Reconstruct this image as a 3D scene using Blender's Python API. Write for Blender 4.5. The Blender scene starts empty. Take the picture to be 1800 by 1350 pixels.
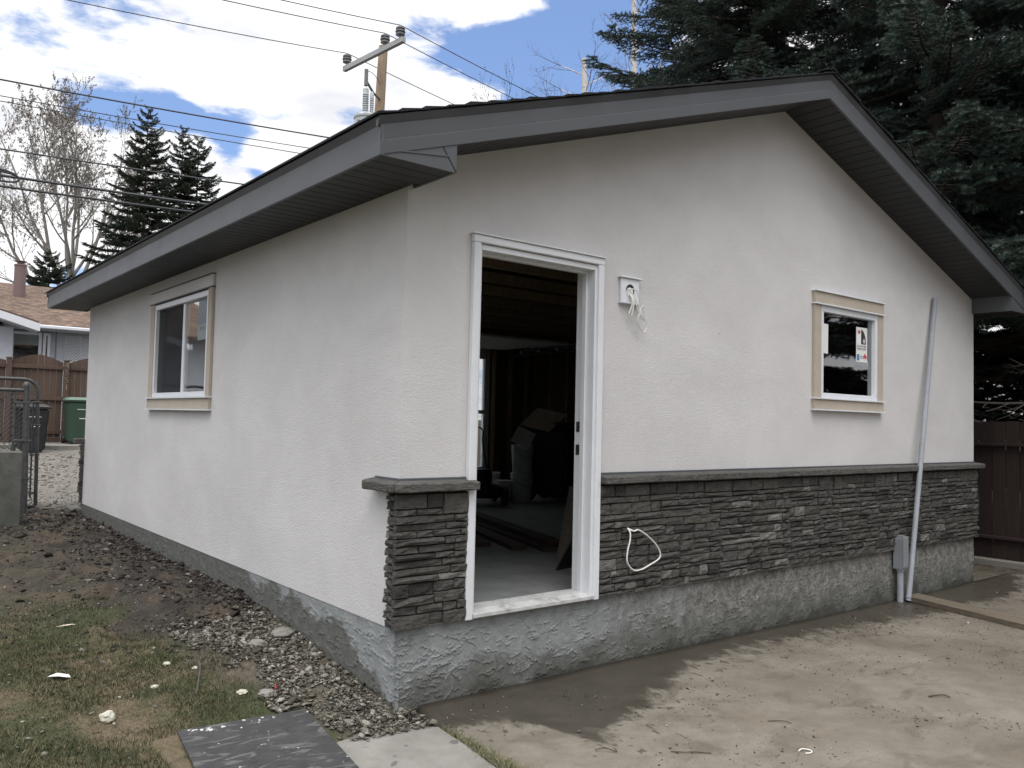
import bpy, bmesh, math, random
import numpy as np
from mathutils import Vector, Matrix, noise as mnoise
R = math.radians
rnd = random.Random(7)
rng = np.random.default_rng(11)
sc = bpy.context.scene
col = sc.collection

# ------------------------------------------------------------------ camera
cam_d = bpy.data.cameras.new('camera'); cam = bpy.data.objects.new('camera', cam_d); col.objects.link(cam)
cam_d.sensor_width = 36.0; cam_d.lens = 36.0*1468.65/1800.0
cam_d.clip_start = 0.05; cam_d.clip_end = 3000
yaw, pit, rol = 0.6769, 0.0436, 0.0229
fw = Vector((math.sin(yaw)*math.cos(pit), math.cos(yaw)*math.cos(pit), math.sin(pit)))
rt = Vector((math.cos(yaw), -math.sin(yaw), 0)); up = rt.cross(fw)
r2 = rt*math.cos(rol)+up*math.sin(rol); u2 = -rt*math.sin(rol)+up*math.cos(rol)
m = Matrix((r2, u2, -fw)).transposed().to_4x4(); m.translation = Vector((-2.2815, -3.7505, 1.0947))
cam.matrix_world = m
sc.camera = cam

# ------------------------------------------------------------------ light
sc.view_settings.view_transform = 'Standard'; sc.view_settings.look = 'None'
sc.view_settings.exposure = 0.03; sc.view_settings.gamma = 1.0; sc.view_settings.use_curve_mapping = False
SUN_EL, SUN_AZ = 60.0, 221.0           # compass-like: azimuth from +Y towards +X
world = bpy.data.worlds.new('World'); sc.world = world; world.use_nodes = True
SKY_STR = 0.12

class NT:
    """small helper to write node trees"""
    def __init__(s, tree): s.t = tree; s.n = tree.nodes; s.l = tree.links; s.n.clear()
    def new(s, typ, **kw):
        n = s.n.new(typ)
        for k, v in kw.items(): setattr(n, k, v)
        return n
    def set(s, sock, v):
        if v is None: return
        if isinstance(v, bpy.types.NodeSocket): s.l.new(v, sock)
        else: sock.default_value = v
    def math(s, op, a, b=None, c=None, clamp=False):
        n = s.new('ShaderNodeMath', operation=op, use_clamp=clamp)
        s.set(n.inputs[0], a); s.set(n.inputs[1], b); s.set(n.inputs[2], c); return n.outputs[0]
    def mix(s, f, a, b, typ='MIX'):
        n = s.new('ShaderNodeMix', data_type='RGBA', blend_type=typ); n.clamp_factor = True
        s.set(n.inputs[0], f)
        for k, v in ((6, a), (7, b)):
            if isinstance(v, (tuple, list)) and len(v) == 3: v = (*v, 1)
            s.set(n.inputs[k], v)
        return n.outputs[2]
    def mr(s, v, a, b, c=0.0, d=1.0, smooth=False):
        n = s.new('ShaderNodeMapRange', interpolation_type='SMOOTHSTEP' if smooth else 'LINEAR', clamp=True)
        for k, x in enumerate((v, a, b, c, d)): s.set(n.inputs[k], x)
        return n.outputs[0]
    def noise(s, vec, scale, detail=4, rough=0.55, dist=0.0):
        n = s.new('ShaderNodeTexNoise'); s.set(n.inputs['Vector'], vec)
        n.inputs['Scale'].default_value = scale; n.inputs['Detail'].default_value = detail
        n.inputs['Roughness'].default_value = rough; n.inputs['Distortion'].default_value = dist
        return n.outputs['Fac']
    def voro(s, vec, scale, feature='F1', out='Distance'):
        n = s.new('ShaderNodeTexVoronoi', feature=feature); s.set(n.inputs['Vector'], vec)
        n.inputs['Scale'].default_value = scale; return n.outputs[out]
    def coord(s, k='Object'): return s.new('ShaderNodeTexCoord').outputs[k]
    def pos(s): return s.new('ShaderNodeNewGeometry').outputs['Position']
    def scale(s, vec, v):
        n = s.new('ShaderNodeVectorMath', operation='MULTIPLY'); s.set(n.inputs[0], vec); n.inputs[1].default_value = v; return n.outputs[0]
    def xyz(s, vec):
        n = s.new('ShaderNodeSeparateXYZ'); s.set(n.inputs[0], vec); return n.outputs
    def bump(s, h, strength=0.3, dist=0.01, nrm=None):
        n = s.new('ShaderNodeBump'); s.set(n.inputs['Height'], h)
        n.inputs['Strength'].default_value = strength; n.inputs['Distance'].default_value = dist
        if nrm: s.l.new(nrm, n.inputs['Normal'])
        return n.outputs[0]
    def ramp(s, f, stops):
        n = s.new('ShaderNodeValToRGB'); s.set(n.inputs[0], f); e = n.color_ramp.elements
        while len(e) < len(stops): e.new(0.5)
        for k, (p, c) in enumerate(stops): e[k].position = p; e[k].color = (*c, 1)
        return n.outputs[0]
    def out(s, colr, rough=0.8, nrm=None, metal=0.0, spec=0.5, **kw):
        b = s.new('ShaderNodeBsdfPrincipled'); o = s.new('ShaderNodeOutputMaterial')
        if isinstance(colr, (tuple, list)) and len(colr) == 3: colr = (*colr, 1)
        s.set(b.inputs['Base Color'], colr); s.set(b.inputs['Roughness'], rough); s.set(b.inputs['Metallic'], metal)
        s.set(b.inputs['Specular IOR Level'], spec)
        if nrm: s.l.new(nrm, b.inputs['Normal'])
        for k, v in kw.items(): s.set(b.inputs[k], v)
        s.l.new(b.outputs[0], o.inputs[0]); return b

# sky: Nishita blue with procedural cloud cover laid out by compass direction and elevation
w = NT(world.node_tree)
sky = w.new('ShaderNodeTexSky', sky_type='NISHITA'); sky.sun_disc = False
sky.sun_elevation = R(SUN_EL); sky.sun_rotation = R(SUN_AZ); sky.air_density = 1.0; sky.dust_density = 0.6; sky.ozone_density = 1.5
d = w.coord('Generated'); X, Y, Z = w.xyz(d)
az = w.math('MULTIPLY', w.math('ARCTAN2', X, Y), 57.2958)
el = w.math('MULTIPLY', w.math('ARCSINE', Z), 57.2958)
zz = w.math('ADD', w.math('ABSOLUTE', Z), 0.22)
cb = w.new('ShaderNodeCombineXYZ'); w.set(cb.inputs[0], w.math('DIVIDE', X, zz)); w.set(cb.inputs[1], w.math('DIVIDE', Y, zz)); w.set(cb.inputs[2], w.math('MULTIPLY', Z, 3.0))
n1 = w.noise(cb.outputs[0], 2.1, 8, 0.55, 0.3)
n2 = w.noise(cb.outputs[0], 7.0, 6, 0.6, 0.2)
cov = w.math('ADD', w.math('MULTIPLY', w.math('SUBTRACT', n1, 0.5), 2.2), w.math('ADD', w.math('MULTIPLY', w.math('SUBTRACT', n2, 0.5), 2.1), 0.72))
def blob(a0, e0, ra, re, k, tilt=0.0):
    global cov
    da = w.math('SUBTRACT', az, a0); de = w.math('SUBTRACT', el, e0)
    de = w.math('SUBTRACT', de, w.math('MULTIPLY', da, tilt))
    q = w.math('ADD', w.math('POWER', w.math('ABSOLUTE', w.math('DIVIDE', da, ra)), 2.0), w.math('POWER', w.math('ABSOLUTE', w.math('DIVIDE', de, re)), 2.0))
    g = w.math('POWER', 2.718, w.math('MULTIPLY', q, -1.0))
    cov = w.math('ADD', cov, w.math('MULTIPLY', g, k))
for b in ((43.5, 22.5, 6.0, 5.0, -1.9), (36.0, 24.0, 4.0, 1.8, -1.1), (31.0, 25.6, 3.5, 1.2, -0.8),
          (11.3, 18.2, 3.2, 1.3, -1.2), (16.6, 18.4, 3.2, 0.8, -1.2), (19.6, 17.2, 1.2, 1.6, -1.0), (27.5, 19.6, 3.4, 0.9, -0.75), (22.0, 19.3, 2.5, 0.6, -0.6), (7.5, 18.0, 2.6, 2.4, 0.9), (24.0, 16.0, 4.0, 1.8, 0.8),
          (21.4, 15.6, 0.9, 0.7, -0.9), (11.0, 6.5, 1.2, 2.0, -0.7),
          (25.0, 22.2, 8.0, 2.2, 0.9), (35.0, 27.0, 4.0, 1.4, 0.9), (35.0, 20.8, 4.5, 1.4, 0.9), (13.0, 14.0, 9.0, 3.0, 0.7), (60.0, 18.0, 10.0, 12.0, 0.8)):
    blob(*b)
cf = w.mr(cov, 0.18, 0.72, 0.0, 1.0, True)
# cloud brightness: white tops, greyer bases
n3 = w.noise(cb.outputs[0], 3.4, 5, 0.5, 0.1)
shade = w.mr(w.math('ADD', n3, w.math('MULTIPLY', el, 0.0025)), 0.30, 0.54, 0.0, 1.0, True)
k = 1.0/SKY_STR
cloud = w.mix(shade, (0.82*k, 0.84*k, 0.90*k), (1.13*k, 1.13*k, 1.14*k))
zen = w.mr(Z, 0.42, 0.95, 1.0, 2.7)   # overcast sky is brighter overhead
zc = w.new('ShaderNodeCombineColor'); [w.set(zc.inputs[i], zen) for i in range(3)]
cloud = w.mix(1.0, cloud, zc.outputs[0], 'MULTIPLY')
blue = w.mix(0.34, w.mix(1.0, sky.outputs[0], (1.25, 1.25, 1.45, 1), 'MULTIPLY'), (0.34*k, 0.56*k, 1.0*k))
skyc = w.mix(cf, blue, cloud)
bg = w.new('ShaderNodeBackground'); w.set(bg.inputs[0], skyc); bg.inputs[1].default_value = SKY_STR
wo = w.new('ShaderNodeOutputWorld'); w.l.new(bg.outputs[0], wo.inputs[0])
sun_d = bpy.data.lights.new('sun', 'SUN'); sun_d.energy = 1.5; sun_d.angle = R(34); sun_d.color = (1.0, 0.97, 0.93)
sun = bpy.data.objects.new('sun', sun_d); col.objects.link(sun)
sd = Vector((math.sin(R(SUN_AZ))*math.cos(R(SUN_EL)), math.cos(R(SUN_AZ))*math.cos(R(SUN_EL)), math.sin(R(SUN_EL))))
sun.rotation_euler = sd.to_track_quat('Z', 'Y').to_euler()

# ------------------------------------------------------------------ helpers
def tag(o, label=None, cat=None, group=None, kind=None):
    if label: o['label'] = label
    if cat: o['category'] = cat
    if group: o['group'] = group
    if kind: o['kind'] = kind
    return o
def empty(name, loc, label, cat, group=None, rz=0.0):
    o = bpy.data.objects.new(name, None); col.objects.link(o); o.location = loc; o.rotation_euler = (0, 0, rz)
    o.empty_display_size = 0.2
    return tag(o, label, cat, group)
def link(name, me, parent=None):
    o = bpy.data.objects.new(name, me); col.objects.link(o)
    if parent: o.parent = parent
    return o
class MB:
    def __init__(s): s.v = []; s.f = []; s.off = Vector((0, 0, 0))
    def poly(s, vs, fs):
        b = len(s.v); s.v += [tuple(Vector(q)-s.off) for q in vs]; s.f += [tuple(b+i for i in f) for f in fs]; return s
    def box(s, a, b, c=0.0):
        x0, y0, z0 = a; x1, y1, z1 = b
        if x0 > x1: x0, x1 = x1, x0
        if y0 > y1: y0, y1 = y1, y0
        if z0 > z1: z0, z1 = z1, z0
        c = min(c, (x1-x0)*.45, (y1-y0)*.45, (z1-z0)*.45)
        if c <= 0:
            v = [(x, y, z) for z in (z0, z1) for y in (y0, y1) for x in (x0, x1)]
            return s.poly(v, [(0, 2, 3, 1), (4, 5, 7, 6), (0, 1, 5, 4), (2, 6, 7, 3), (0, 4, 6, 2), (1, 3, 7, 5)])
        v = []; idx = {}
        for i, x in enumerate((x0, x1)):
            for j, y in enumerate((y0, y1)):
                for l, z in enumerate((z0, z1)):
                    sx = c if i == 0 else -c; sy = c if j == 0 else -c; sz = c if l == 0 else -c
                    idx[i, j, l] = len(v); v += [(x, y+sy, z+sz), (x+sx, y, z+sz), (x+sx, y+sy, z)]
        f = []
        for i in (0, 1): f.append([idx[i, j, l] for j, l in ((0, 0), (1, 0), (1, 1), (0, 1))][::(-1 if i == 0 else 1)])
        for j in (0, 1): f.append([idx[i, j, l]+1 for i, l in ((0, 0), (1, 0), (1, 1), (0, 1))][::(1 if j == 0 else -1)])
        for l in (0, 1): f.append([idx[i, j, l]+2 for i, j in ((0, 0), (1, 0), (1, 1), (0, 1))][::(-1 if l == 0 else 1)])
        for i in (0, 1):
            for j in (0, 1): f.append((idx[i, j, 0], idx[i, j, 0]+1, idx[i, j, 1]+1, idx[i, j, 1]))
        for i in (0, 1):
            for l in (0, 1): f.append((idx[i, 0, l], idx[i, 0, l]+2, idx[i, 1, l]+2, idx[i, 1, l]))
        for j in (0, 1):
            for l in (0, 1): f.append((idx[0, j, l]+1, idx[0, j, l]+2, idx[1, j, l]+2, idx[1, j, l]+1))
        for q in idx.values(): f.append((q, q+1, q+2))
        return s.poly(v, f)
    def prism_y(s, pts, y0, y1):
        """polygon in x,z extruded along y"""
        n = len(pts); v = [(x, y0, z) for x, z in pts]+[(x, y1, z) for x, z in pts]
        f = [tuple(range(n)), tuple(range(2*n-1, n-1, -1))]+[(i, i+n, (i+1) % n+n, (i+1) % n) for i in range(n)]
        return s.poly(v, f)
    def prism_x(s, pts, x0, x1):
        n = len(pts); v = [(x0, y, z) for y, z in pts]+[(x1, y, z) for y, z in pts]
        f = [tuple(range(n)), tuple(range(2*n-1, n-1, -1))]+[(i, i+n, (i+1) % n+n, (i+1) % n) for i in range(n)]
        return s.poly(v, f)
    def prism_z(s, pts, z0, z1):
        n = len(pts); v = [(x, y, z0) for x, y in pts]+[(x, y, z1) for x, y in pts]
        f = [tuple(range(n)), tuple(range(2*n-1, n-1, -1))]+[(i, i+n, (i+1) % n+n, (i+1) % n) for i in range(n)]
        return s.poly(v, f)
    def tube(s, pts, r, n=8, cap=True, ref=None):
        pts = [Vector(q) for q in pts]; rs = r if isinstance(r, (list, tuple)) else [r]*len(pts)
        b = []; N = len(pts); prev = None
        for i, q in enumerate(pts):
            t = (pts[min(i+1, N-1)]-pts[max(i-1, 0)]).normalized()
            if prev is None:
                a = Vector((0, 0, 1)) if abs(t.z) < 0.9 else Vector((1, 0, 0)); u = t.cross(a).normalized()
            else:
                u = (prev-t*prev.dot(t)).normalized()
            prev = u; v = t.cross(u)
            b.append([q+(u*math.cos(2*math.pi*j/n)+v*math.sin(2*math.pi*j/n))*rs[i] for j in range(n)])
        vs = [x for ring in b for x in ring]; fs = []
        for i in range(N-1):
            for j in range(n): fs.append((i*n+j, i*n+(j+1) % n, (i+1)*n+(j+1) % n, (i+1)*n+j))
        if cap: fs += [tuple(range(n))[::-1], tuple((N-1)*n+j for j in range(n))]
        return s.poly(vs, fs)
    def lathe(s, prof, c=(0, 0, 0), n=24, axis='z'):
        """prof: list of (radius, height)"""
        vs = []; fs = []; N = len(prof)
        for r, h in prof:
            for j in range(n):
                a = 2*math.pi*j/n; q = (r*math.cos(a), r*math.sin(a), h)
                if axis == 'y': q = (q[0], q[2], q[1])
                if axis == 'x': q = (q[2], q[0], q[1])
                vs.append((q[0]+c[0], q[1]+c[1], q[2]+c[2]))
        for i in range(N-1):
            for j in range(n): fs.append((i*n+j, i*n+(j+1) % n, (i+1)*n+(j+1) % n, (i+1)*n+j))
        fs += [tuple(range(n))[::-1], tuple((N-1)*n+j for j in range(n))]
        return s.poly(vs, fs)
    def mesh(s, name, mt, smooth=False):
        me = bpy.data.meshes.new(name); me.from_pydata(s.v, [], s.f)
        if mt: me.materials.append(mt)
        bm = bmesh.new(); bm.from_mesh(me); bmesh.ops.recalc_face_normals(bm, faces=bm.faces); bm.to_mesh(me); bm.free()
        if smooth:
            me.polygons.foreach_set('use_smooth', [True]*len(me.polygons))
            try: me.set_sharp_from_angle(angle=R(40))
            except Exception: pass
        me.update(); return me
    def build(s, name, mt, parent=None, smooth=False, **kw):
        o = link(name, s.mesh(name, mt, smooth), parent)
        if any(s.off): o.location = s.off
        return tag(o, **kw)
def np_mesh(name, V, F, mt, smooth=False):
    """V (n,3) array, F (m,k) array with constant k"""
    me = bpy.data.meshes.new(name); V = np.ascontiguousarray(V, dtype=np.float32); F = np.ascontiguousarray(F, dtype=np.int32)
    me.vertices.add(len(V)); me.vertices.foreach_set('co', V.ravel())
    k = F.shape[1]; me.loops.add(F.size); me.loops.foreach_set('vertex_index', F.ravel())
    me.polygons.add(len(F)); me.polygons.foreach_set('loop_start', np.arange(0, F.size, k, dtype=np.int32)); me.polygons.foreach_set('loop_total', np.full(len(F), k, dtype=np.int32))
    me.materials.append(mt)
    if smooth: me.polygons.foreach_set('use_smooth', np.ones(len(F), dtype=bool))
    me.update(calc_edges=True); me.validate(); return me
def copy_tree(o, parent=None):
    c = o.copy(); col.objects.link(c)
    if parent: c.parent = parent
    for ch in list(o.children): copy_tree(ch, c)
    return c

# ---- numpy noise
def _hash(ix, iy, seed):
    h = (ix.astype(np.int64)*374761393 + iy.astype(np.int64)*668265263 + seed*974634777) & 0xFFFFFFFF
    h = ((h ^ (h >> 13))*1274126177) & 0xFFFFFFFF
    return ((h ^ (h >> 16)) & 0xFFFF)/65535.0
def vnoise(x, y, seed=0):
    ix = np.floor(x); iy = np.floor(y); fx = x-ix; fy = y-iy
    fx = fx*fx*(3-2*fx); fy = fy*fy*(3-2*fy)
    a = _hash(ix, iy, seed); b = _hash(ix+1, iy, seed); c = _hash(ix, iy+1, seed); d = _hash(ix+1, iy+1, seed)
    return (a*(1-fx)+b*fx)*(1-fy)+(c*(1-fx)+d*fx)*fy
def fbm(x, y, seed=0, o=4, g=0.5):
    t = 0; a = 1; s = 0
    for i in range(o): t = t+a*vnoise(x*2**i+i*7.3, y*2**i+i*3.1, seed+i); s += a; a *= g
    return t/s

# ------------------------------------------------------------------ materials
def new_mat(name):
    mt = bpy.data.materials.new(name); mt.use_nodes = True; return mt, NT(mt.node_tree)
def simple(name, c, rough=0.6, metal=0.0, var=0.12, vs=6.0, bump=0.0, bs=60.0, spec=0.5, dirt=None, coord='Object'):
    mt, t = new_mat(name); p = t.coord(coord)
    n = t.noise(p, vs, 5, 0.6); f = t.mr(n, 0.3, 0.7, 1-var, 1+var)
    cc = t.mix(1.0, (*c, 1), t.new('ShaderNodeCombineColor').outputs[0], 'MULTIPLY') if False else None
    mx = t.new('ShaderNodeMix', data_type='RGBA', blend_type='MIX')
    lo = tuple(max(0, v*(1-var)) for v in c); hi = tuple(min(1, v*(1+var)) for v in c)
    cc = t.mix(t.mr(n, 0.3, 0.7), lo, hi)
    if dirt:
        dn = t.noise(p, dirt[0], 6, 0.7); cc = t.mix(t.mr(dn, dirt[1], dirt[1]+0.12, 0, dirt[3]), cc, dirt[2])
    nr = t.bump(t.noise(p, bs, 4, 0.6), bump, 0.01) if bump else None
    rr = t.mr(n, 0.3, 0.7, max(0, rough-0.06), min(1, rough+0.06))
    t.out(cc, rr, nr, metal, spec); return mt

def stucco():
    mt, t = new_mat('acrylic_stucco'); p = t.pos()
    big = t.noise(t.scale(p, (1, 1, 1.5)), 1.1, 6, 0.62, 0.3); med = t.noise(p, 6, 4, 0.6)
    c = t.mix(t.mr(big, 0.3, 0.7), (0.560, 0.546, 0.540), (0.650, 0.636, 0.629))
    c = t.mix(t.mr(med, 0.55, 0.8, 0, 0.25), c, (0.50, 0.47, 0.445))
    x, y, z = t.xyz(p)
    spk = t.voro(p, 2.6); c = t.mix(t.mr(spk, 0.012, 0.02, 0.55, 0), c, (0.2, 0.19, 0.18))
    g = t.math('ADD', t.noise(p, 180, 3, 0.7), t.math('MULTIPLY', t.noise(p, 60, 3, 0.6), 0.8))
    vv = t.voro(p, 130); g = t.math('SUBTRACT', g, t.math('MULTIPLY', vv, 0.9))
    nr = t.bump(g, 0.42, 0.004)
    nr = t.bump(big, 0.15, 0.03, nr)
    t.out(c, 0.93, nr, 0, 0.25); return mt
M = {}
M['stucco'] = stucco()
def soffit_dark():
    mt, t = new_mat('charcoal_aluminium'); p = t.pos()
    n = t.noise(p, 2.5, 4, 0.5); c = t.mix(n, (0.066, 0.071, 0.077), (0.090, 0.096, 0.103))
    sm = t.noise(t.scale(p, (0.4, 1, 5)), 9, 3, 0.6); c = t.mix(t.mr(sm, 0.6, 0.8, 0, 0.25), c, (0.12, 0.12, 0.125))
    t.out(c, t.mr(n, 0.3, 0.7, 0.42, 0.55), t.bump(n, 0.1, 0.02), 0.0, 0.5); return mt
M['fascia'] = soffit_dark()
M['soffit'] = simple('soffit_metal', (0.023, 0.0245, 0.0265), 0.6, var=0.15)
M['shingle'] = simple('charcoal_shingle', (0.028, 0.029, 0.033), 0.95, var=0.5, vs=40, bump=0.8, bs=220, spec=0.2)
M['drip'] = simple('drip_metal', (0.075, 0.078, 0.086), 0.45, var=0.1)
def stone_mat(name, c, v):
    mt, t = new_mat(name); p = t.pos(); oi = t.new('ShaderNodeObjectInfo').outputs['Random']
    n = t.noise(p, 28, 6, 0.65); n2 = t.noise(p, 110, 4, 0.7); big = t.noise(p, 9, 4, 0.6)
    isl = t.new('ShaderNodeNewGeometry').outputs['Random Per Island']
    lo = tuple(x*0.68 for x in c); hi = tuple(min(1, x*1.35) for x in c)
    cc = t.mix(t.mr(n, 0.3, 0.7), lo, hi)
    cc = t.mix(t.mr(big, 0.45, 0.7, 0, 0.35), cc, (c[0]*1.25, c[1]*1.12, c[2]*0.9))
    k = t.mr(t.math('FRACT', t.math('ADD', isl, t.math('MULTIPLY', oi, 7.0))), 0, 1, 1-v, 1+v)
    kk = t.new('ShaderNodeCombineColor'); [t.set(kk.inputs[i], k) for i in range(3)]
    cc = t.mix(1.0, cc, kk.outputs[0], 'MULTIPLY')
    cc = t.mix(t.mr(n2, 0.68, 0.8, 0, 0.35), cc, (0.26, 0.25, 0.235))
    h = t.math('ADD', t.math('MULTIPLY', t.noise(t.scale(p, (1, 1, 2.5)), 22, 5, 0.6), 1.6), t.math('MULTIPLY', n2, 0.4))
    t.out(cc, 0.9, t.bump(h, 0.9, 0.012), 0, 0.3); return mt
M['stone0'] = stone_mat('ledgestone_grey', (0.074, 0.072, 0.067), 0.14)
M['stone1'] = stone_mat('ledgestone_brown', (0.076, 0.072, 0.065), 0.14)
M['stone2'] = stone_mat('ledgestone_dark', (0.038, 0.037, 0.035), 0.15)
M['stone3'] = stone_mat('ledgestone_pale', (0.150, 0.146, 0.135), 0.15)
M['cap'] = stone_mat('capstone', (0.092, 0.090, 0.084), 0.1)
M['mortar'] = simple('dark_mortar', (0.03, 0.029, 0.028), 0.95, bump=0.4)
def parging():
    mt, t = new_mat('cement_parging'); p = t.pos(); x, y, z = t.xyz(p)
    n = t.noise(p, 3.0, 6, 0.65, 0.4); f = t.noise(p, 14, 6, 0.7); g = t.noise(p, 55, 4, 0.7)
    dry = t.mix(t.mr(f, 0.3, 0.7), (0.215, 0.226, 0.226), (0.315, 0.328, 0.328))
    # rougher, older brownish grey coat far from the corner on the gable
    old = t.mix(t.mr(f, 0.35, 0.65), (0.115, 0.113, 0.104), (0.30, 0.292, 0.272)); old = t.mix(t.mr(t.noise(p, 32, 5, 0.75), 0.5, 0.62, 0, 0.7), old, (0.075, 0.073, 0.065))
    fo = t.mr(t.math('ADD', x, t.math('MULTIPLY', t.math('SUBTRACT', n, 0.5), 2.4)), 1.2, 2.8)
    c = t.mix(fo, dry, old)
    # damp stains creeping up from the ground
    hi = t.math('ADD', z, t.math('MULTIPLY', t.math('SUBTRACT', n, 0.5), -0.55))
    hi = t.math('ADD', hi, t.math('MULTIPLY', t.math('SUBTRACT', f, 0.5), -0.16))
    dampx = t.mr(t.math('ADD', hi, t.math('MULTIPLY', t.math('SUBTRACT', g, 0.5), 0.25)), -0.35, -0.19, 1, 0, True)
    patch = t.math('MULTIPLY', t.mr(t.noise(p, 9, 6, 0.75), 0.50, 0.62), t.mr(x, 0.8, 2.4, 0.25, 0.75)); dampx = t.math('MAXIMUM', dampx, t.math('MULTIPLY', patch, 0.75))
    # side wall: damp everywhere but a pale band by the corner
    side = t.math('LESS_THAN', x, 0.03)
    lim = t.math('ADD', t.mr(y, 0.05, 0.40, -0.42, -0.14), t.mr(y, 0.4, 2.3, 0.0, 0.20))
    ds = t.mr(t.math('SUBTRACT', hi, lim), -0.03, 0.03, 1, 0, True)
    cor = t.mr(t.math('ADD', y, t.math('MULTIPLY', f, 0.08)), 0.07, 0.13, 0, 1)
    ds = t.math('MULTIPLY', ds, cor)
    mx = t.new('ShaderNodeMix', data_type='FLOAT'); t.set(mx.inputs[0], side); t.set(mx.inputs[2], dampx); t.set(mx.inputs[3], ds)
    damp = mx.outputs[0]
    wet = t.mix(t.mr(f, 0.3, 0.7), (0.082, 0.085, 0.074), (0.150, 0.150, 0.135))
    c = t.mix(t.math('MULTIPLY', damp, 0.92), c, wet)
    c = t.mix(t.mr(g, 0.62, 0.72, 0, 0.35), c, (0.07, 0.068, 0.06))
    c = t.mix(t.mr(hi, -0.43, -0.37, 0.7, 0, True), c, (0.05, 0.047, 0.042))
    nr = t.bump(t.math('ADD', g, t.math('MULTIPLY', f, 1.3)), 0.5, 0.006)
    t.out(c, t.mr(damp, 0, 1, 0.97, 0.85), nr, 0, 0.15); return mt
M['parging'] = parging()
def slab_mat():
    mt, t = new_mat('dusty_concrete'); p = t.pos(); x, y, z = t.xyz(p)
    n = t.noise(p, 1.1, 6, 0.6, 0.5); f = t.noise(p, 5, 7, 0.7, 0.3); g = t.noise(p, 60, 5, 0.75); h = t.noise(t.scale(p, (1, 1.8, 1)), 2.6, 6, 0.65, 0.8)
    c = t.mix(t.mr(f, 0.3, 0.7), (0.160, 0.140, 0.110), (0.240, 0.216, 0.178))
    c = t.mix(t.mr(n, 0.45, 0.65, 0, 0.75), c, (0.128, 0.110, 0.087))
    c = t.mix(t.mr(h, 0.52, 0.66, 0, 0.55), c, (0.100, 0.083, 0.063))
    ht = t.noise(p, 2.2, 4, 0.6); c = t.mix(t.mr(ht, 0.62, 0.75, 0, 0.5), c, (0.19, 0.148, 0.098))
    c = t.mix(t.mr(g, 0.58, 0.70, 0, 0.55), c, (0.12, 0.105, 0.085))
    cl = t.noise(p, 1.7, 5, 0.65); spk = t.noise(p, 115, 3, 0.8); c = t.mix(t.math('MULTIPLY', t.mr(spk, 0.55, 0.66, 0, 0.7), t.mr(cl, 0.42, 0.6)), c, (0.075, 0.06, 0.045))
    scr = t.noise(t.scale(p, (1.0, 6.0, 1)), 6.0, 6, 0.7, 0.6); c = t.mix(t.mr(scr, 0.60, 0.68, 0, 0.4), c, (0.20, 0.175, 0.14))
    c = t.mix(t.mr(g, 0.28, 0.36, 0.5, 0), c, (0.30, 0.28, 0.245))
    # wet band along the wall
    fc = t.new('ShaderNodeFloatCurve'); t.set(fc.inputs[1], t.math('DIVIDE', x, 8.0)); cu = fc.mapping.curves[0]
    pts = [(-0.0, .42), (0.46, .47), (0.62, .86), (1.2, .64), (1.8, .42), (2.3, .30), (3.0, .30), (3.7, .34), (4.75, .44), (5.6, .46), (6.3, .55), (7.0, .40), (7.6, .14), (8, .02)]
    cu.points[0].location = (0, .40); cu.points[1].location = (1, .02)
    for a, b in pts[1:-1]: cu.points.new(a/8.0, b)
    fc.mapping.update()
    e = t.math('ADD', y, fc.outputs[0])
    e = t.math('ADD', e, t.math('MULTIPLY', t.math('SUBTRACT', t.noise(t.scale(p, (2.2, 1.2, 1)), 2.4, 6, 0.62, 0.45), 0.5), 0.62))
    e = t.math('ADD', e, t.math('MULTIPLY', t.math('SUBTRACT', t.noise(p, 16, 5, 0.7), 0.5), 0.16)); wet = t.mr(e, -0.06, 0.085, 0, 1, True)
    # a few detached splashes near the edge of the wet zone
    spl = t.noise(t.scale(p, (1.4, 1, 1)), 15, 2, 0.5); near = t.mr(e, -0.45, -0.05, 0, 1)
    s2 = t.mr(t.math('ADD', spl, t.math('MULTIPLY', near, 0.14)), 0.72, 0.76, 0, 0.7)
    wet = t.math('MAXIMUM', wet, s2)
    wc = t.mix(t.mr(f, 0.3, 0.7), (0.046, 0.040, 0.030), (0.078, 0.069, 0.053))
    c = t.mix(wet, c, wc)
    rf = t.mr(wet, 0, 1, 0.93, 0.33)
    nr = t.bump(t.math('ADD', g, t.math('MULTIPLY', f, 0.8)), 0.35, 0.006)
    t.out(c, rf, nr, 0, t.mr(wet, 0, 1, 0.3, 0.5)); return mt
M['slab'] = slab_mat()
def pale_slab():
    mt, t = new_mat('grey_concrete'); p = t.pos()
    f = t.noise(p, 6, 6, 0.65); g = t.noise(p, 70, 4, 0.7); s = t.noise(p, 9, 2, 0.5)
    c = t.mix(t.mr(f, 0.3, 0.7), (0.185, 0.176, 0.156), (0.275, 0.265, 0.240)); c = t.mix(t.mr(g, 0.6, 0.75, 0, 0.5), c, (0.14, 0.13, 0.11))
    c = t.mix(t.mr(s, 0.66, 0.69, 0, 0.75), c, (0.10, 0.098, 0.088))
    t.out(c, 0.9, t.bump(t.math('ADD', f, g), 0.35, 0.006), 0, 0.3); return mt
M['slab2'] = pale_slab()
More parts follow.
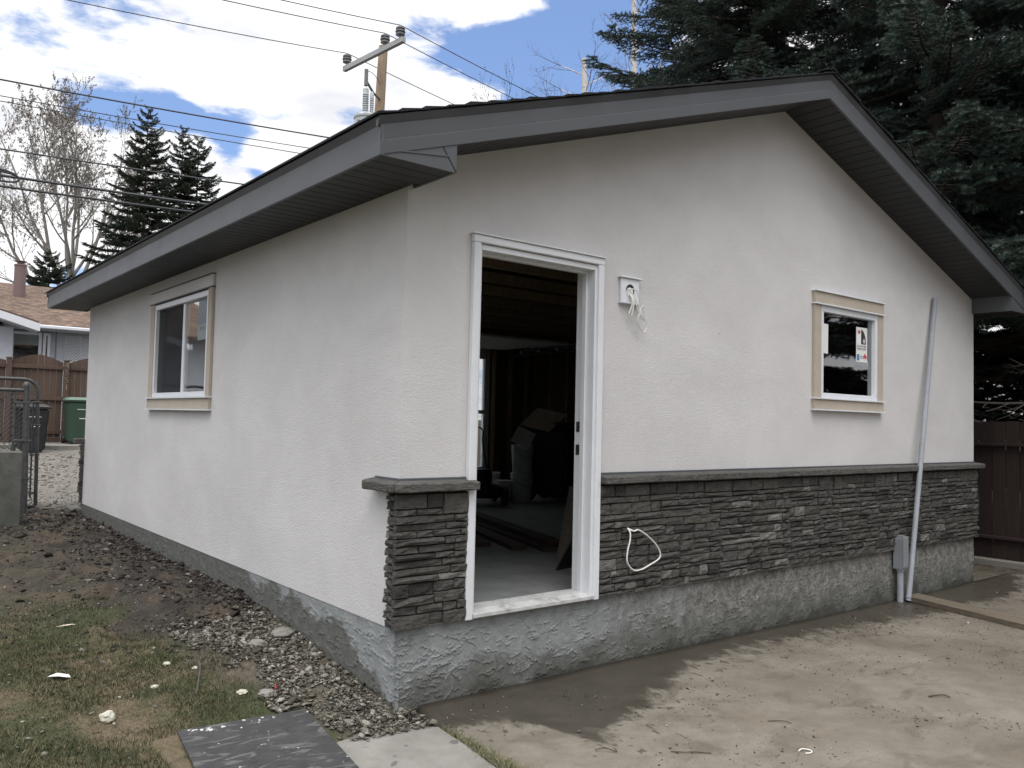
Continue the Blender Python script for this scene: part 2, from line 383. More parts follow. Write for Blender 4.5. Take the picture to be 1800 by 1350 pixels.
def ground_mat():
    mt, t = new_mat('yard_ground'); p = t.pos(); x, y, z = t.xyz(p)
    a = t.noise(p, 1.6, 6, 0.62, 0.5); b = t.noise(p, 5.5, 6, 0.7, 0.3); g = t.noise(p, 42, 5, 0.75); g2 = t.noise(p, 130, 3, 0.7)
    dirt = t.mix(t.mr(b, 0.3, 0.7), (0.030, 0.026, 0.022), (0.078, 0.068, 0.057)); dirt = t.mix(t.mr(t.noise(p, 2.3, 5, 0.6), 0.5, 0.62, 0, 0.6), dirt, (0.115, 0.088, 0.062))
    dirt = t.mix(t.mr(g, 0.6, 0.72, 0, 0.5), dirt, (0.20, 0.185, 0.16))
    straw = t.mix(t.mr(g, 0.3, 0.7), (0.105, 0.080, 0.050), (0.215, 0.175, 0.115))
    straw = t.mix(t.mr(b, 0.55, 0.75, 0, 0.5), straw, (0.13, 0.085, 0.055))
    green = t.mix(t.mr(g, 0.3, 0.7), (0.035, 0.045, 0.022), (0.095, 0.105, 0.050))
    lawn = t.mix(t.mr(a, 0.42, 0.54), straw, green)
    # soil band along the garage wall, grass away from it
    e = t.math('ADD', t.math('MULTIPLY', x, -1.0), t.math('MULTIPLY', t.math('SUBTRACT', a, 0.5), 1.2))
    soil_edge = t.mr(y, -0.2, 2.4, 0.42, 0.85)
    s = t.mr(t.math('SUBTRACT', e, soil_edge), -0.12, 0.2, 1, 0, True)
    s = t.math('MAXIMUM', s, t.mr(t.math('ADD', y, t.math('MULTIPLY', b, 1.4)), 2.3, 4.2, 0, 0.85, True))
    near = t.mr(y, 1.0, 1.7, 1, 0); tan = t.mix(t.mr(b, 0.35, 0.65), (0.08, 0.066, 0.049), (0.165, 0.143, 0.113)); tan = t.mix(t.mr(g, 0.55, 0.7, 0, 0.6), tan, (0.05, 0.043, 0.035))
    soil = t.mix(near, dirt, tan)
    c = t.mix(s, lawn, soil)
    # gravel lane behind the garage
    lane = t.mix(t.mr(g, 0.3, 0.7), (0.15, 0.138, 0.12), (0.26, 0.243, 0.213)); lane = t.mix(t.mr(t.noise(t.scale(p, (0.25, 1, 1)), 2.2, 4, 0.6), 0.45, 0.62, 0, 0.6), lane, (0.145, 0.13, 0.112))
    fl = t.mr(t.math('ADD', y, t.math('MULTIPLY', t.math('SUBTRACT', b, 0.5), 1.5)), 7.9, 8.8, 0, 1)
    c = t.mix(fl, c, lane)
    far = t.mr(y, 24, 26); c = t.mix(far, c, (0.09, 0.10, 0.055))
    # brown duff right of the garage
    fr = t.mr(x, 7.7, 8.2); c = t.mix(fr, c, t.mix(t.mr(b, 0.4, 0.6), (0.04, 0.033, 0.025), (0.09, 0.072, 0.05)))
    nr = t.bump(t.math('ADD', t.math('MULTIPLY', b, 2.0), t.math('ADD', g, t.math('MULTIPLY', g2, 0.5))), 0.8, 0.02)
    t.out(c, 0.95, nr, 0, 0.2); return mt
M['ground'] = ground_mat()
def island_mat(name, stops, rough=0.9, bump=0.5, spec=0.2, twos=False):
    mt, t = new_mat(name); r = t.new('ShaderNodeNewGeometry').outputs['Random Per Island']
    c = t.ramp(r, stops); p = t.pos(); n = t.noise(p, 60, 4, 0.6)
    c = t.mix(t.mr(n, 0.35, 0.7, 0, 0.4), c, (0.05, 0.045, 0.04))
    t.out(c, rough, t.bump(n, bump, 0.005) if bump else None, 0, spec); return mt
M['chips'] = island_mat('rubble_chip', [(0.0, (0.055, 0.049, 0.038)), (0.35, (0.13, 0.118, 0.093)), (0.7, (0.225, 0.21, 0.172)), (1.0, (0.42, 0.40, 0.345))])
M['clods'] = island_mat('soil_clod', [(0.0, (0.022, 0.019, 0.017)), (0.6, (0.055, 0.048, 0.042)), (0.9, (0.10, 0.09, 0.08)), (1.0, (0.24, 0.225, 0.20))])
M['gravel'] = island_mat('lane_gravel', [(0.0, (0.09, 0.083, 0.073)), (0.5, (0.19, 0.175, 0.152)), (1.0, (0.31, 0.29, 0.255))])
M['debris'] = island_mat('wood_crumb', [(0.0, (0.05, 0.04, 0.03)), (0.6, (0.10, 0.08, 0.06)), (0.85, (0.25, 0.2, 0.13)), (1.0, (0.6, 0.56, 0.48))])
M['grass'] = island_mat('grass_blade', [(0.0, (0.026, 0.038, 0.016)), (0.40, (0.052, 0.070, 0.027)), (0.58, (0.080, 0.088, 0.040)), (0.75, (0.15, 0.125, 0.072)), (1.0, (0.26, 0.215, 0.135))], 0.8, 0)
M['dry'] = island_mat('dry_blade', [(0.0, (0.09, 0.065, 0.04)), (0.5, (0.17, 0.135, 0.085)), (0.9, (0.25, 0.20, 0.13)), (1.0, (0.06, 0.085, 0.03))], 0.85, 0)
M['tuft'] = island_mat('tuft_blade', [(0.0, (0.06, 0.09, 0.025)), (0.4, (0.13, 0.15, 0.06)), (0.7, (0.24, 0.23, 0.12)), (1.0, (0.34, 0.29, 0.19))], 0.8, 0)
M['white_trim'] = simple('white_painted_trim', (0.70, 0.715, 0.74), 0.45, var=0.04, dirt=(25, 0.66, (0.35, 0.33, 0.3), 0.5))
M['white_vinyl'] = simple('white_vinyl', (0.72, 0.74, 0.77), 0.35, var=0.03)
M['sill'] = simple('door_sill', (0.50, 0.50, 0.49), 0.5, var=0.15, vs=14, dirt=(12, 0.52, (0.2, 0.18, 0.16), 0.6))
M['beige'] = simple('beige_foam_trim', (0.44, 0.385, 0.315), 0.9, var=0.06, bump=0.25, bs=160)
M['grey_pvc'] = simple('grey_conduit', (0.32, 0.335, 0.37), 0.5, var=0.1, vs=10, dirt=(18, 0.6, (0.2, 0.19, 0.18), 0.5))
M['pole_grey'] = simple('pale_grey_conduit', (0.32, 0.335, 0.37), 0.45, var=0.12, vs=7)
M['box_grey'] = simple('grey_meter_box', (0.22, 0.235, 0.25), 0.45, var=0.08)
M['cable'] = simple('white_cable', (0.72, 0.71, 0.67), 0.45, var=0.06)
M['black_plastic'] = simple('black_plastic', (0.018, 0.019, 0.021), 0.45, var=0.2)
M['strike'] = simple('strike_steel', (0.16, 0.15, 0.14), 0.35, metal=0.8, var=0.1)
M['galv'] = simple('weathered_galvanised', (0.085, 0.085, 0.085), 0.5, metal=0.35, var=0.3, vs=25)
M['old_concrete'] = simple('weathered_concrete', (0.105, 0.105, 0.095), 0.95, var=0.25, vs=8, bump=0.6, bs=50, dirt=(6, 0.55, (0.16, 0.155, 0.14), 0.6))
M['fence_brown'] = None
def wood(name, c, v=0.25, grain=(14, 14, 1.2), rough=0.85, streak=(0.05, 0.04, 0.03)):
    mt, t = new_mat(name); p = t.pos(); oi = t.new('ShaderNodeObjectInfo').outputs['Random']
    cx = t.new('ShaderNodeVectorMath', operation='ADD'); t.set(cx.inputs[0], t.scale(p, grain))
    cc = t.new('ShaderNodeCombineXYZ'); t.set(cc.inputs[0], t.math('MULTIPLY', oi, 30.0)); t.set(cc.inputs[1], t.math('MULTIPLY', oi, 17.0)); t.l.new(cc.outputs[0], cx.inputs[1])
    n = t.noise(cx.outputs[0], 2.5, 6, 0.65, 0.4); f = t.noise(p, 1.4, 4, 0.6)
    lo = tuple(x*(1-v) for x in c); hi = tuple(min(1, x*(1+v)) for x in c)
    k = t.mix(t.mr(n, 0.3, 0.7), lo, hi); k = t.mix(t.mr(n, 0.62, 0.75, 0, 0.6), k, streak)
    kr = t.mr(oi, 0, 1, 0.82, 1.15); kk = t.new('ShaderNodeCombineColor'); [t.set(kk.inputs[i], kr) for i in range(3)]
    k = t.mix(1.0, k, kk.outputs[0], 'MULTIPLY')
    t.out(k, rough, t.bump(n, 0.4, 0.006), 0, 0.3); return mt
M['fence_dark'] = wood('dark_brown_fence_board', (0.030, 0.019, 0.017), 0.2)
M['fence_brown'] = wood('brown_stained_board', (0.090, 0.060, 0.046), 0.2)
M['old_wood'] = wood('weathered_lumber', (0.20, 0.175, 0.14), 0.25, (2, 14, 14))
M['plank_y'] = wood('muddy_lumber', (0.130, 0.108, 0.080), 0.3, (14, 1.0, 14), streak=(0.07, 0.055, 0.04))
M['beam'] = wood('grey_timber', (0.22, 0.205, 0.18), 0.2, (14, 1.0, 14))
M['pole_wood'] = wood('utility_pole_wood', (0.36, 0.27, 0.19), 0.25, (8, 8, 0.6), streak=(0.16, 0.12, 0.09))
M['arm'] = simple('grey_crossarm', (0.34, 0.345, 0.35), 0.7, var=0.12)
M['porcelain'] = simple('grey_insulator', (0.16, 0.165, 0.165), 0.3, var=0.1)
M['tank'] = simple('transformer_grey', (0.40, 0.43, 0.44), 0.4, var=0.06)
M['wire'] = simple('dark_wire', (0.035, 0.036, 0.042), 0.6, var=0.1)
M['stud'] = wood('wall_stud', (0.34, 0.255, 0.165), 0.2, (10, 10, 1))
M['dark_lumber'] = wood('old_brown_lumber', (0.065, 0.045, 0.033), 0.3, (3, 3, 8))
M['osb'] = simple('interior_sheathing', (0.15, 0.115, 0.08), 0.9, var=0.3, vs=12)
M['int_floor'] = simple('garage_floor_concrete', (0.22, 0.228, 0.225), 0.75, var=0.2, vs=4, bump=0.15, bs=40, dirt=(3, 0.55, (0.13, 0.13, 0.125), 0.6))
M['door_panel'] = simple('overhead_door_panel', (0.72, 0.72, 0.70), 0.6, var=0.05)
M['bucket'] = simple('white_pail_plastic', (0.80, 0.81, 0.81), 0.5, var=0.08)
M['grey_pail'] = simple('grey_pail_plastic', (0.55, 0.59, 0.60), 0.5, var=0.08)
M['cardboard'] = simple('cardboard_sheet', (0.66, 0.57, 0.46), 0.9, var=0.08)
M['paper'] = simple('white_paper', (0.75, 0.75, 0.72), 0.8, var=0.04)
M['red'] = simple('red_scrap', (0.33, 0.04, 0.045), 0.6, var=0.15)
M['yellow'] = simple('yellow_print', (0.62, 0.45, 0.03), 0.5, var=0.05)
M['black_ink'] = simple('black_ink', (0.03, 0.03, 0.035), 0.6, var=0.05)
M['grey_ink'] = simple('grey_ink', (0.16, 0.17, 0.18), 0.6, var=0.05)
M['blue_ink'] = simple('blue_ink', (0.06, 0.22, 0.45), 0.5, var=0.05)
M['red_ink'] = simple('red_ink', (0.50, 0.06, 0.07), 0.5, var=0.05)
M['mortar_lump'] = simple('dried_mortar_lump', (0.52, 0.50, 0.41), 0.95, var=0.15, vs=30, bump=0.8, bs=80)
def mat_board():
    mt, t = new_mat('wet_dark_board'); p = t.coord()
    f = t.noise(p, 7, 5, 0.65); g = t.noise(p, 60, 4, 0.7)
    c = t.mix(t.mr(f, 0.3, 0.7), (0.028, 0.028, 0.029), (0.055, 0.055, 0.056))
    sw = t.noise(t.scale(p, (1.3, 3.6, 1)), 4.2, 3, 0.5, 1.6); c = t.mix(t.mr(sw, 0.55, 0.60, 0, 0.75), c, (0.125, 0.125, 0.12))
    lines = t.noise(t.scale(p, (1, 5, 1)), 2.2, 2, 0.4, 2.5); ln = t.math('ABSOLUTE', t.math('SUBTRACT', lines, 0.5)); c = t.mix(t.mr(ln, 0.006, 0.014, 0.7, 0), c, (0.018, 0.018, 0.02))
    c = t.mix(t.mr(g, 0.66, 0.72, 0, 0.6), c, (0.22, 0.22, 0.21))
    x, y, z = t.xyz(p); sp = t.noise(p, 26, 3, 0.6); near = t.mr(t.math('ABSOLUTE', t.math('SUBTRACT', y, 0.16)), 0.0, 0.05, 1, 0)
    c = t.mix(t.mr(t.math('ADD', sp, t.math('MULTIPLY', near, 0.14)), 0.70, 0.72), c, (0.62, 0.62, 0.60))
    t.out(c, t.mr(f, 0.3, 0.7, 0.28, 0.6), t.bump(g, 0.3, 0.004), 0, 0.5); return mt
M['mat'] = mat_board()
def glass(name, tint=(0.03, 0.035, 0.035), rough=0.02, mixk=1.0):
    mt, t = new_mat(name)
    fr = t.new('ShaderNodeFresnel'); fr.inputs[0].default_value = 1.52
    gl = t.new('ShaderNodeBsdfGlossy'); gl.inputs['Roughness'].default_value = rough; gl.inputs['Color'].default_value = (1, 1, 1, 1)
    tr = t.new('ShaderNodeBsdfTransparent'); tr.inputs[0].default_value = (0.90*mixk, 0.92*mixk, 0.92*mixk, 1)
    p = t.pos(); wv = t.bump(t.noise(p, 2.5, 2, 0.5), 0.05, 0.02); t.l.new(wv, gl.inputs['Normal'])
    ff = t.math('MULTIPLY', fr.outputs[0], 2.3, clamp=True)
    ms = t.new('ShaderNodeMixShader'); t.set(ms.inputs[0], ff); t.l.new(tr.outputs[0], ms.inputs[1]); t.l.new(gl.outputs[0], ms.inputs[2])
    o = t.new('ShaderNodeOutputMaterial'); t.l.new(ms.outputs[0], o.inputs[0]); return mt
M['glass'] = glass('window_glass')
def screen_mat():
    mt, t = new_mat('insect_screen_mesh'); d1 = t.new('ShaderNodeBsdfDiffuse'); d1.inputs[0].default_value = (.05, .055, .06, 1); t1 = t.new('ShaderNodeBsdfTransparent'); ms = t.new('ShaderNodeMixShader'); ms.inputs[0].default_value = .5
    t.l.new(t1.outputs[0], ms.inputs[1]); t.l.new(d1.outputs[0], ms.inputs[2]); o = t.new('ShaderNodeOutputMaterial'); t.l.new(ms.outputs[0], o.inputs[0]); return mt
M['screen'] = screen_mat()
M['dark_room'] = simple('unlit_room', (0.02, 0.02, 0.02), 0.9, var=0.1)
M['blind'] = simple('roller_blind', (0.24, 0.27, 0.26), 0.8, var=0.05)
M['siding'] = simple('white_lap_siding', (0.50, 0.525, 0.56), 0.6, var=0.06)
M['brown_flue'] = simple('brown_flue_metal', (0.165, 0.115, 0.11), 0.7, var=0.08)
def roof_brown():
    mt, t = new_mat('brown_blend_shingles'); p = t.pos()
    b = t.new('ShaderNodeTexBrick'); t.set(b.inputs['Vector'], t.scale(p, (1, 1, 0)))
    b.offset = 0.5; b.inputs['Scale'].default_value = 1.0; b.inputs['Brick Width'].default_value = 0.24; b.inputs['Row Height'].default_value = 0.135
    b.inputs['Mortar Size'].default_value = 0.004; b.inputs['Color1'].default_value = (0.155, 0.105, 0.080, 1); b.inputs['Color2'].default_value = (0.085, 0.062, 0.052, 1); b.inputs['Mortar'].default_value = (0.07, 0.05, 0.04, 1)
    n = t.noise(t.scale(p, (3, 8, 1)), 1.6, 3, 0.6); c = t.mix(t.mr(t.noise(t.scale(p, (4, 9, 1)), 1.1, 3, 0.7), 0.52, 0.62, 0, 0.9), b.outputs[0], (0.235, 0.170, 0.125)); c = t.mix(t.mr(n, 0.3, 0.4, 0.5, 0), c, (0.10, 0.078, 0.066))
    t.out(c, 0.95, t.bump(n, 0.3, 0.01), 0, 0.2); return mt
M['roof_brown'] = roof_brown()
M['green_bin'] = simple('green_bin_plastic', (0.030, 0.062, 0.038), 0.5, var=0.12)
M['green_lid'] = simple('pale_green_lid', (0.10, 0.16, 0.12), 0.5, var=0.1)
M['black_bin'] = simple('black_bin_plastic', (0.014, 0.016, 0.018), 0.5, var=0.2)
def bark(name, a, b, s=(3, 3, 0.8), marks=None):
    mt, t = new_mat(name); p = t.pos(); n = t.noise(t.scale(p, s), 5, 5, 0.65, 0.3)
    c = t.mix(t.mr(n, 0.35, 0.65), a, b)
    if marks: c = t.mix(t.mr(t.noise(t.scale(p, (1, 1, 5)), 3.0, 4, 0.7), 0.60, 0.66, 0, 0.85), c, marks)
    t.out(c, 0.95, t.bump(n, 0.5, 0.02), 0, 0.2); return mt
M['bark_poplar'] = bark('poplar_bark', (0.20, 0.185, 0.165), (0.36, 0.34, 0.31), marks=(0.13, 0.12, 0.105))
M['twig_poplar'] = simple('poplar_twig', (0.34, 0.32, 0.29), 0.9, var=0.2)
M['catkin'] = simple('poplar_catkin', (0.19, 0.165, 0.14), 0.9, var=0.3)
M['bark_birch'] = bark('birch_bark', (0.48, 0.45, 0.43), (0.62, 0.60, 0.58), marks=(0.12, 0.10, 0.09))
M['twig_birch'] = simple('birch_twig', (0.10, 0.085, 0.085), 0.9, var=0.2)
M['bark_spruce'] = bark('spruce_bark', (0.06, 0.048, 0.04), (0.12, 0.098, 0.082))
M['dead_twig'] = simple('dead_spruce_twig', (0.115, 0.095, 0.08), 0.9, var=0.25)
def needles(name, a, b, c3):
    mt, t = new_mat(name); geo = t.new('ShaderNodeNewGeometry'); r = geo.outputs['Random Per Island']; oi = t.new('ShaderNodeObjectInfo').outputs['Random']
    c = t.mix(r, a, b); c = t.mix(t.math('MULTIPLY', oi, 0.9), c, c3)
    t.out(c, 0.7, None, 0, 0.3); return mt
M['needle_blue'] = needles('blue_spruce_needles', (0.014, 0.026, 0.020), (0.055, 0.085, 0.068), (0.018, 0.030, 0.023))
M['needle_tip'] = needles('pale_spruce_tips', (0.045, 0.075, 0.058), (0.145, 0.195, 0.160), (0.030, 0.050, 0.040))
M['needle_green'] = needles('spruce_needles', (0.022, 0.034, 0.022), (0.062, 0.082, 0.052), (0.04, 0.056, 0.036))

# ------------------------------------------------------------------ garage numbers
W, L = 6.876, 7.145
OE, OR = 0.391, 0.387
SL = 0.3318; ZF = 2.309
X0, X1, ZD = 0.418, 1.433, 2.13
def zb(x): return ZF+SL*(min(x, W-x)+OE)
def zslab(x): return -0.405-0.0080*min(max(x, -1), 5.4)

# ------------------------------------------------------------------ ground
def gz(x, y):
    x = np.asarray(x, float); y = np.asarray(y, float)
    near = np.interp(y, [-6, -0.3, 0.0, 0.87, 2.05, 3.7, 7.2, 9, 17.4, 19.5, 400], [-0.47, -0.425, -0.40, -0.285, -0.17, -0.175, -0.13, -0.12, 0.14, 0.30, 0.6])
    lawn = np.interp(y, [-6, 0, 1.0, 2.5, 4, 6.5, 9, 17.4, 19.5, 400], [-0.45, -0.40, -0.36, -0.27, -0.20, -0.13, -0.12, 0.14, 0.30, 0.6])
    t = np.clip((-x-0.25)/1.1, 0, 1); t = t*t*(3-2*t)
    z = near*(1-t)+lawn*t
    slab = np.where(y < 0.3, -0.485, z)
    under = (x > 0.05) & (x < W-0.05) & (y > 0.03) & (y < L-0.03)
    z = np.where(x > -0.02, np.where(y < 0.02, -0.50, z), z)
    z = np.where(under, -0.55, z)
    r = (x > W+0.02) & (y < 9)
    zr = np.interp(y, [-6, -1.0, 0.2, 1.0, 3, 9], [-0.50, -0.50, -0.455, -0.40, -0.35, -0.12])
    z = np.where(r, zr, z)
    z = np.where((x > 7.75) & (y < 9), np.maximum(zr, -0.40), z)
    return z
def lines(a, b, n): return list(np.linspace(a, b, n))
gx = np.array(sorted(set(np.round(lines(-600, -60, 10)+lines(-50, -6, 14)+lines(-5, -3.3, 10)+lines(-3.2, 0.04, 163)+lines(0.1, 8.6, 40)+lines(9, 40, 14)+lines(60, 600, 9), 4))))
gy = np.array(sorted(set(np.round(lines(-600, -20, 10)+lines(-15, -1.5, 14)+lines(-1.4, 7.8, 300)+lines(8, 26, 60)+lines(30, 900, 20), 4))))
GX, GY = np.meshgrid(gx, gy); GZ = gz(GX, GY)
am = np.clip((-GX)/0.1, 0, 1)*np.clip((4.5+GX)/1.5, 0, 1)*np.clip((GY+3)/1, 0, 1)*np.clip((9-GY)/1, 0, 1)
soil = np.clip(1.4-(-GX)/(0.6+0.35*np.clip(GY, 0, 4)), 0, 1)*np.clip((GY-0.9)/0.8, 0, 1)
GZ = GZ+am*((fbm(GX*3, GY*3, 3)-0.5)*0.05+(fbm(GX*13, GY*13, 5)-0.5)*0.02+soil*((fbm(GX*7, GY*5, 9)-0.45)*0.12+(fbm(GX*22, GY*22, 19)-0.5)*0.04))
ny, nx = GX.shape; ii = np.arange(ny*nx).reshape(ny, nx)
F = np.stack([ii[:-1, :-1], ii[:-1, 1:], ii[1:, 1:], ii[1:, :-1]], -1).reshape(-1, 4)
o = link('ground', np_mesh('ground', np.stack([GX, GY, GZ], -1).reshape(-1, 3), F, M['ground'], True)); tag(o, 'bare soil, worn lawn and gravel lane around the garage', kind='structure')
def ground_at(x, y):
    i = int(np.clip(np.searchsorted(gx, x)-1, 0, len(gx)-2)); j = int(np.clip(np.searchsorted(gy, y)-1, 0, len(gy)-2))
    a = (x-gx[i])/(gx[i+1]-gx[i]); b = (y-gy[j])/(gy[j+1]-gy[j])
    return float((GZ[j, i]*(1-a)+GZ[j, i+1]*a)*(1-b)+(GZ[j+1, i]*(1-a)+GZ[j+1, i+1]*a)*b)

# concrete slab in front of the gable
sx = np.linspace(0.03, 8.0, 120); sy = np.linspace(-6.5, -0.004, 90)
SX, SY = np.meshgrid(sx, sy)
edge = 0.155+(SY-0.062)*0.155+0.012*(fbm(SY*6, SY*0, 2)-0.5); edge = np.where(SY < -1.5, edge[np.argmin(abs(sy+1.5)), 0], edge)
SX2 = edge+(SX-0.03)/(8.0-0.03)*(8.0-edge)
SZ = -0.405-0.0080*np.clip(SX2, -1, 5.4)+(fbm(SX2*1.3, SY*1.3, 8)-0.5)*0.012
top = np.stack([SX2, SY, SZ], -1); bot = top.copy(); bot[..., 2] = -0.6
n0 = SX.size; ii = np.arange(n0).reshape(SX.shape)
F = [np.stack([ii[:-1, :-1], ii[:-1, 1:], ii[1:, 1:], ii[1:, :-1]], -1).reshape(-1, 4)]
for a in (ii[:, 0], ii[:, -1], ii[0], ii[-1]): F.append(np.stack([a[:-1], a[1:], a[1:]+n0, a[:-1]+n0], -1))
tag(link('concrete_slab', np_mesh('concrete_slab', np.concatenate([top.reshape(-1, 3), bot.reshape(-1, 3)]), np.concatenate(F), M['slab'], False)), 'tan concrete slab, wet along the garage foot', kind='structure')
mb = MB(); mb.prism_z([(-0.82, -2.6), (-0.10, -2.6), (-0.02, -0.95), (0.03, -0.60), (0.055, -0.33), (-0.05, -0.24), (-0.16, -0.27), (-0.30, -0.20), (-0.62, -0.26)], -0.6, -0.401)
tag(mb.build('concrete_pad', M['slab2']), 'small pale concrete pad beside the slab joint', kind='structure')

# ------------------------------------------------------------------ garage
G = empty('garage', (W/2, 0, -0.42), 'pale stucco garage with charcoal eaves, grey stone wainscot and an open doorway', 'garage')
G_off = G.location.copy()
def gpart(mb, name, mt, smooth=False, parent=None, label=None):
    me = mb.mesh(name, mt, smooth); o = bpy.data.objects.new(name, me); col.objects.link(o)
    o.parent = parent or G; o.matrix_parent_inverse = Matrix.Translation(-G_off)
    if label: o['label'] = label
    return o
def sub(mb, name, mt, parent, smooth=False, label=None):
    me = mb.mesh(name, mt, smooth); o = bpy.data.objects.new(name, me); col.objects.link(o); o.parent = parent
    if label: o['label'] = label
    return o   # parent has world-coordinates mesh, identity local matrix
T = 0.14
wx0, wx1, wz0, wz1 = 3.935, 4.870, 1.335, 2.100     # gable window hole
# gable wall (front) from columns
mb = MB()
def colm(a, b, z0, z1=None):
    pts = [(a, z0), (b, z0)]
    if z1 is None:
        pts += [(b, zb(b)+0.03)]
        if a < W/2 < b: pts += [(W/2, zb(W/2)+0.03)]
        pts += [(a, zb(a)+0.03)]
    else: pts += [(b, z1), (a, z1)]
    mb.prism_y(pts, 0, T)
dx0, dx1, dz = X0+0.035, X1-0.035, ZD-0.035
colm(0, dx0, 0); colm(dx0, dx1, dz); colm(dx1, wx0, 0); colm(wx0, wx1, 0, wz0); colm(wx0, wx1, wz1); colm(wx1, W, 0)
gpart(mb, 'gable_wall', M['stucco'])
# side wall with window
sy0, sy1, sz0, sz1 = 2.950, 4.420, 1.230, 2.088
mb = MB()
for a, b, c, e in ((T, sy0, 0, ZF+.03), (sy0, sy1, 0, sz0), (sy0, sy1, sz1, ZF+.03), (sy1, L-T, 0, ZF+.03)): mb.box((0, a, c), (T, b, e))
gpart(mb, 'side_wall', M['stucco'])
mb = MB(); mb.box((W-T, T, 0), (W, L-T, ZF+.03)); gpart(mb, 'side_wall', M['stucco'])
# rear wall towards the lane with an opening widened, out of sight, to let light in
mb = MB(); bx0, bx1, bz0, bz1 = 1.30, 5.885, 0.30, 2.12
for a, b, c, e in ((0, bx0, 0, None), (bx0, bx1, 0, bz0), (bx0, bx1, bz1, None), (bx1, W, 0, None)):
    pts = [(a, c), (b, c)]
    if e is None:
        pts += [(b, zb(b)+.03)]
        if a < W/2 < b: pts += [(W/2, zb(W/2)+.03)]
        pts += [(a, zb(a)+.03)]
    else: pts += [(b, e), (a, e)]
    mb.prism_y(pts, L-T, L)
gpart(mb, 'rear_wall', M['stucco'])
# interior linings
mb = MB(); mb.box((W-T-.012, T+.004, 0.0), (W-T-.003, L-T-.004, 2.30)); gpart(mb, 'wall_sheathing', M['osb'])
for q0_, q1_ in (((bx1+.005, L-T-.012, 0.0), (W-T-.02, L-T-.003, 2.3)), ((T+.01, L-T-.012, 0.0), (bx0-.02, L-T-.003, 2.3)), ((T+.003, T+.004, 0), (T+.012, sy0-.02, 2.3)), ((T+.003, sy1+.02, 0), (T+.012, L-T-.02, 2.3)), ((dx1+.03, T+.003, 0), (wx0-.02, T+.012, 2.3))):
    mb = MB(); mb.box(q0_, q1_); gpart(mb, 'wall_sheathing', M['osb'])
for i in range(17):
    y = 0.35+i*0.40; mb = MB(); mb.box((W-T-.103, y, 0.04), (W-T-.0135, y+.038, 2.30)); gpart(mb, 'wall_stud', M['stud'])
for x in (5.92, 6.25, 6.6): mb = MB(); mb.box((x, L-T-.103, .04), (x+.038, L-T-.0135, 2.3)); gpart(mb, 'wall_stud', M['stud'])
for i in range(12):
    y = 0.4+i*0.58; mb = MB(); mb.box((T+.01, y, 2.32), (W-T-.01, y+.038, 2.41)); gpart(mb, 'roof_truss', M['stud'])
mb = MB(); mb.box((0.02, 0.145, -0.12), (W-.02, L-.02, 0.0)); mb.box((dx0+.02, .03, -.12), (dx1-.02, .1445, -0.004)); gpart(mb, 'garage_floor', M['int_floor'])
# foundation with torn trowel ridges
def ridged(U, V, seed, amt=0.011):
    rg = np.random.default_rng(seed); D = (fbm(U*7, V*9, seed+30, 3)-.5)*.008+np.clip(U-1.6, 0, 1)*(fbm(U*30, V*30, seed+31, 3)-.5)*.007+(fbm(U*40, V*40, seed+20, 3)-.5)*.0026
    us = U[0]; nstk = int(115*(us[-1]-us[0]))
    for i in range(nstk):
        uc = us[0]+(us[-1]-us[0])*rg.random()**1.3; vc = -.45+.46*rg.random(); ln = rg.uniform(.015, .060)*(1.5 if rg.random() < .15 else 1); sl = .06+rg.normal()*.15 if rg.random() < .88 else rg.normal()*1.5
        ln = ln/max(1, abs(sl)); A = rg.uniform(.0040, .0095)*(1.0 if uc < 2.2 else .75); wd = rg.uniform(.0028, .0065); cv = rg.normal()*2.0
        i0, i1 = np.searchsorted(us, uc-ln), np.searchsorted(us, uc+ln)
        if i1-i0 < 3: continue
        u_ = U[:, i0:i1]; v_ = V[:, i0:i1]; du = u_-uc
        line = vc+sl*du+cv*du*du+(fbm(u_*75+i, u_*0, seed+i, 3)-.5)*.026
        q = v_-line; tp = np.clip(1-(du/ln)**2, 0, 1)**.6
        h = np.where(q >= 0, np.exp(-q/wd), np.exp(q/.0012))*A*tp
        D[:, i0:i1] = np.maximum(D[:, i0:i1], h+D[:, i0:i1]*.5)
    return D
def relief(name, u0, u1, v0f, v1, place, nu, nv, seed, shade_side, amt=0.011, umap=None):
    us = np.linspace(0, 1, nu)
    if umap: us = us**umap
    us = u0+(u1-u0)*us; t = np.linspace(0, 1, nv)
    U, Tt = np.meshgrid(us, t); V0 = v0f(U); V = V0+(v1-V0)*Tt
    D = ridged(U, V, seed, amt)*np.clip(Tt*12, 0, 1)*np.clip((1-Tt)*9+0.2, 0, 1)
    if shade_side: D = D*(0.4+0.6*np.clip((U-u0)/0.06, 0, 1))
    P = place(U, V, D); ii = np.arange(U.size).reshape(U.shape)
    F = np.stack([ii[:-1, :-1], ii[:-1, 1:], ii[1:, 1:], ii[1:, :-1]], -1).reshape(-1, 4)
    me = np_mesh(name, P.reshape(-1, 3), F, M['parging'], True)
    o = link(name, me); o.parent = G; o.matrix_parent_inverse = Matrix.Translation(-G_off); return o
relief('foundation', -0.004, W+0.004, lambda u: -0.52+u*0, 0.018, lambda U, V, D: np.stack([U, 0.004-D, V], -1), 1700, 150, 5, False, 0.012, 1.5)
relief('foundation', -0.004, L+0.06, lambda u: -0.52+u*0, 0.000, lambda U, V, D: np.stack([0.004-D*0.9, U, V], -1), 1100, 110, 41, True, 0.011, 1.5)
mb = MB(); mb.box((0.03, 0.03, -0.6), (W-.02, 0.13, -0.002)); mb.box((0.03, .13, -.6), (.13, L, -.002)); mb.box((W-.12, .13, -.6), (W-.0, L, -.002)); mb.box((.13, L-.12, -.6), (W-.12, L, -.002)); gpart(mb, 'footing', M['parging'])
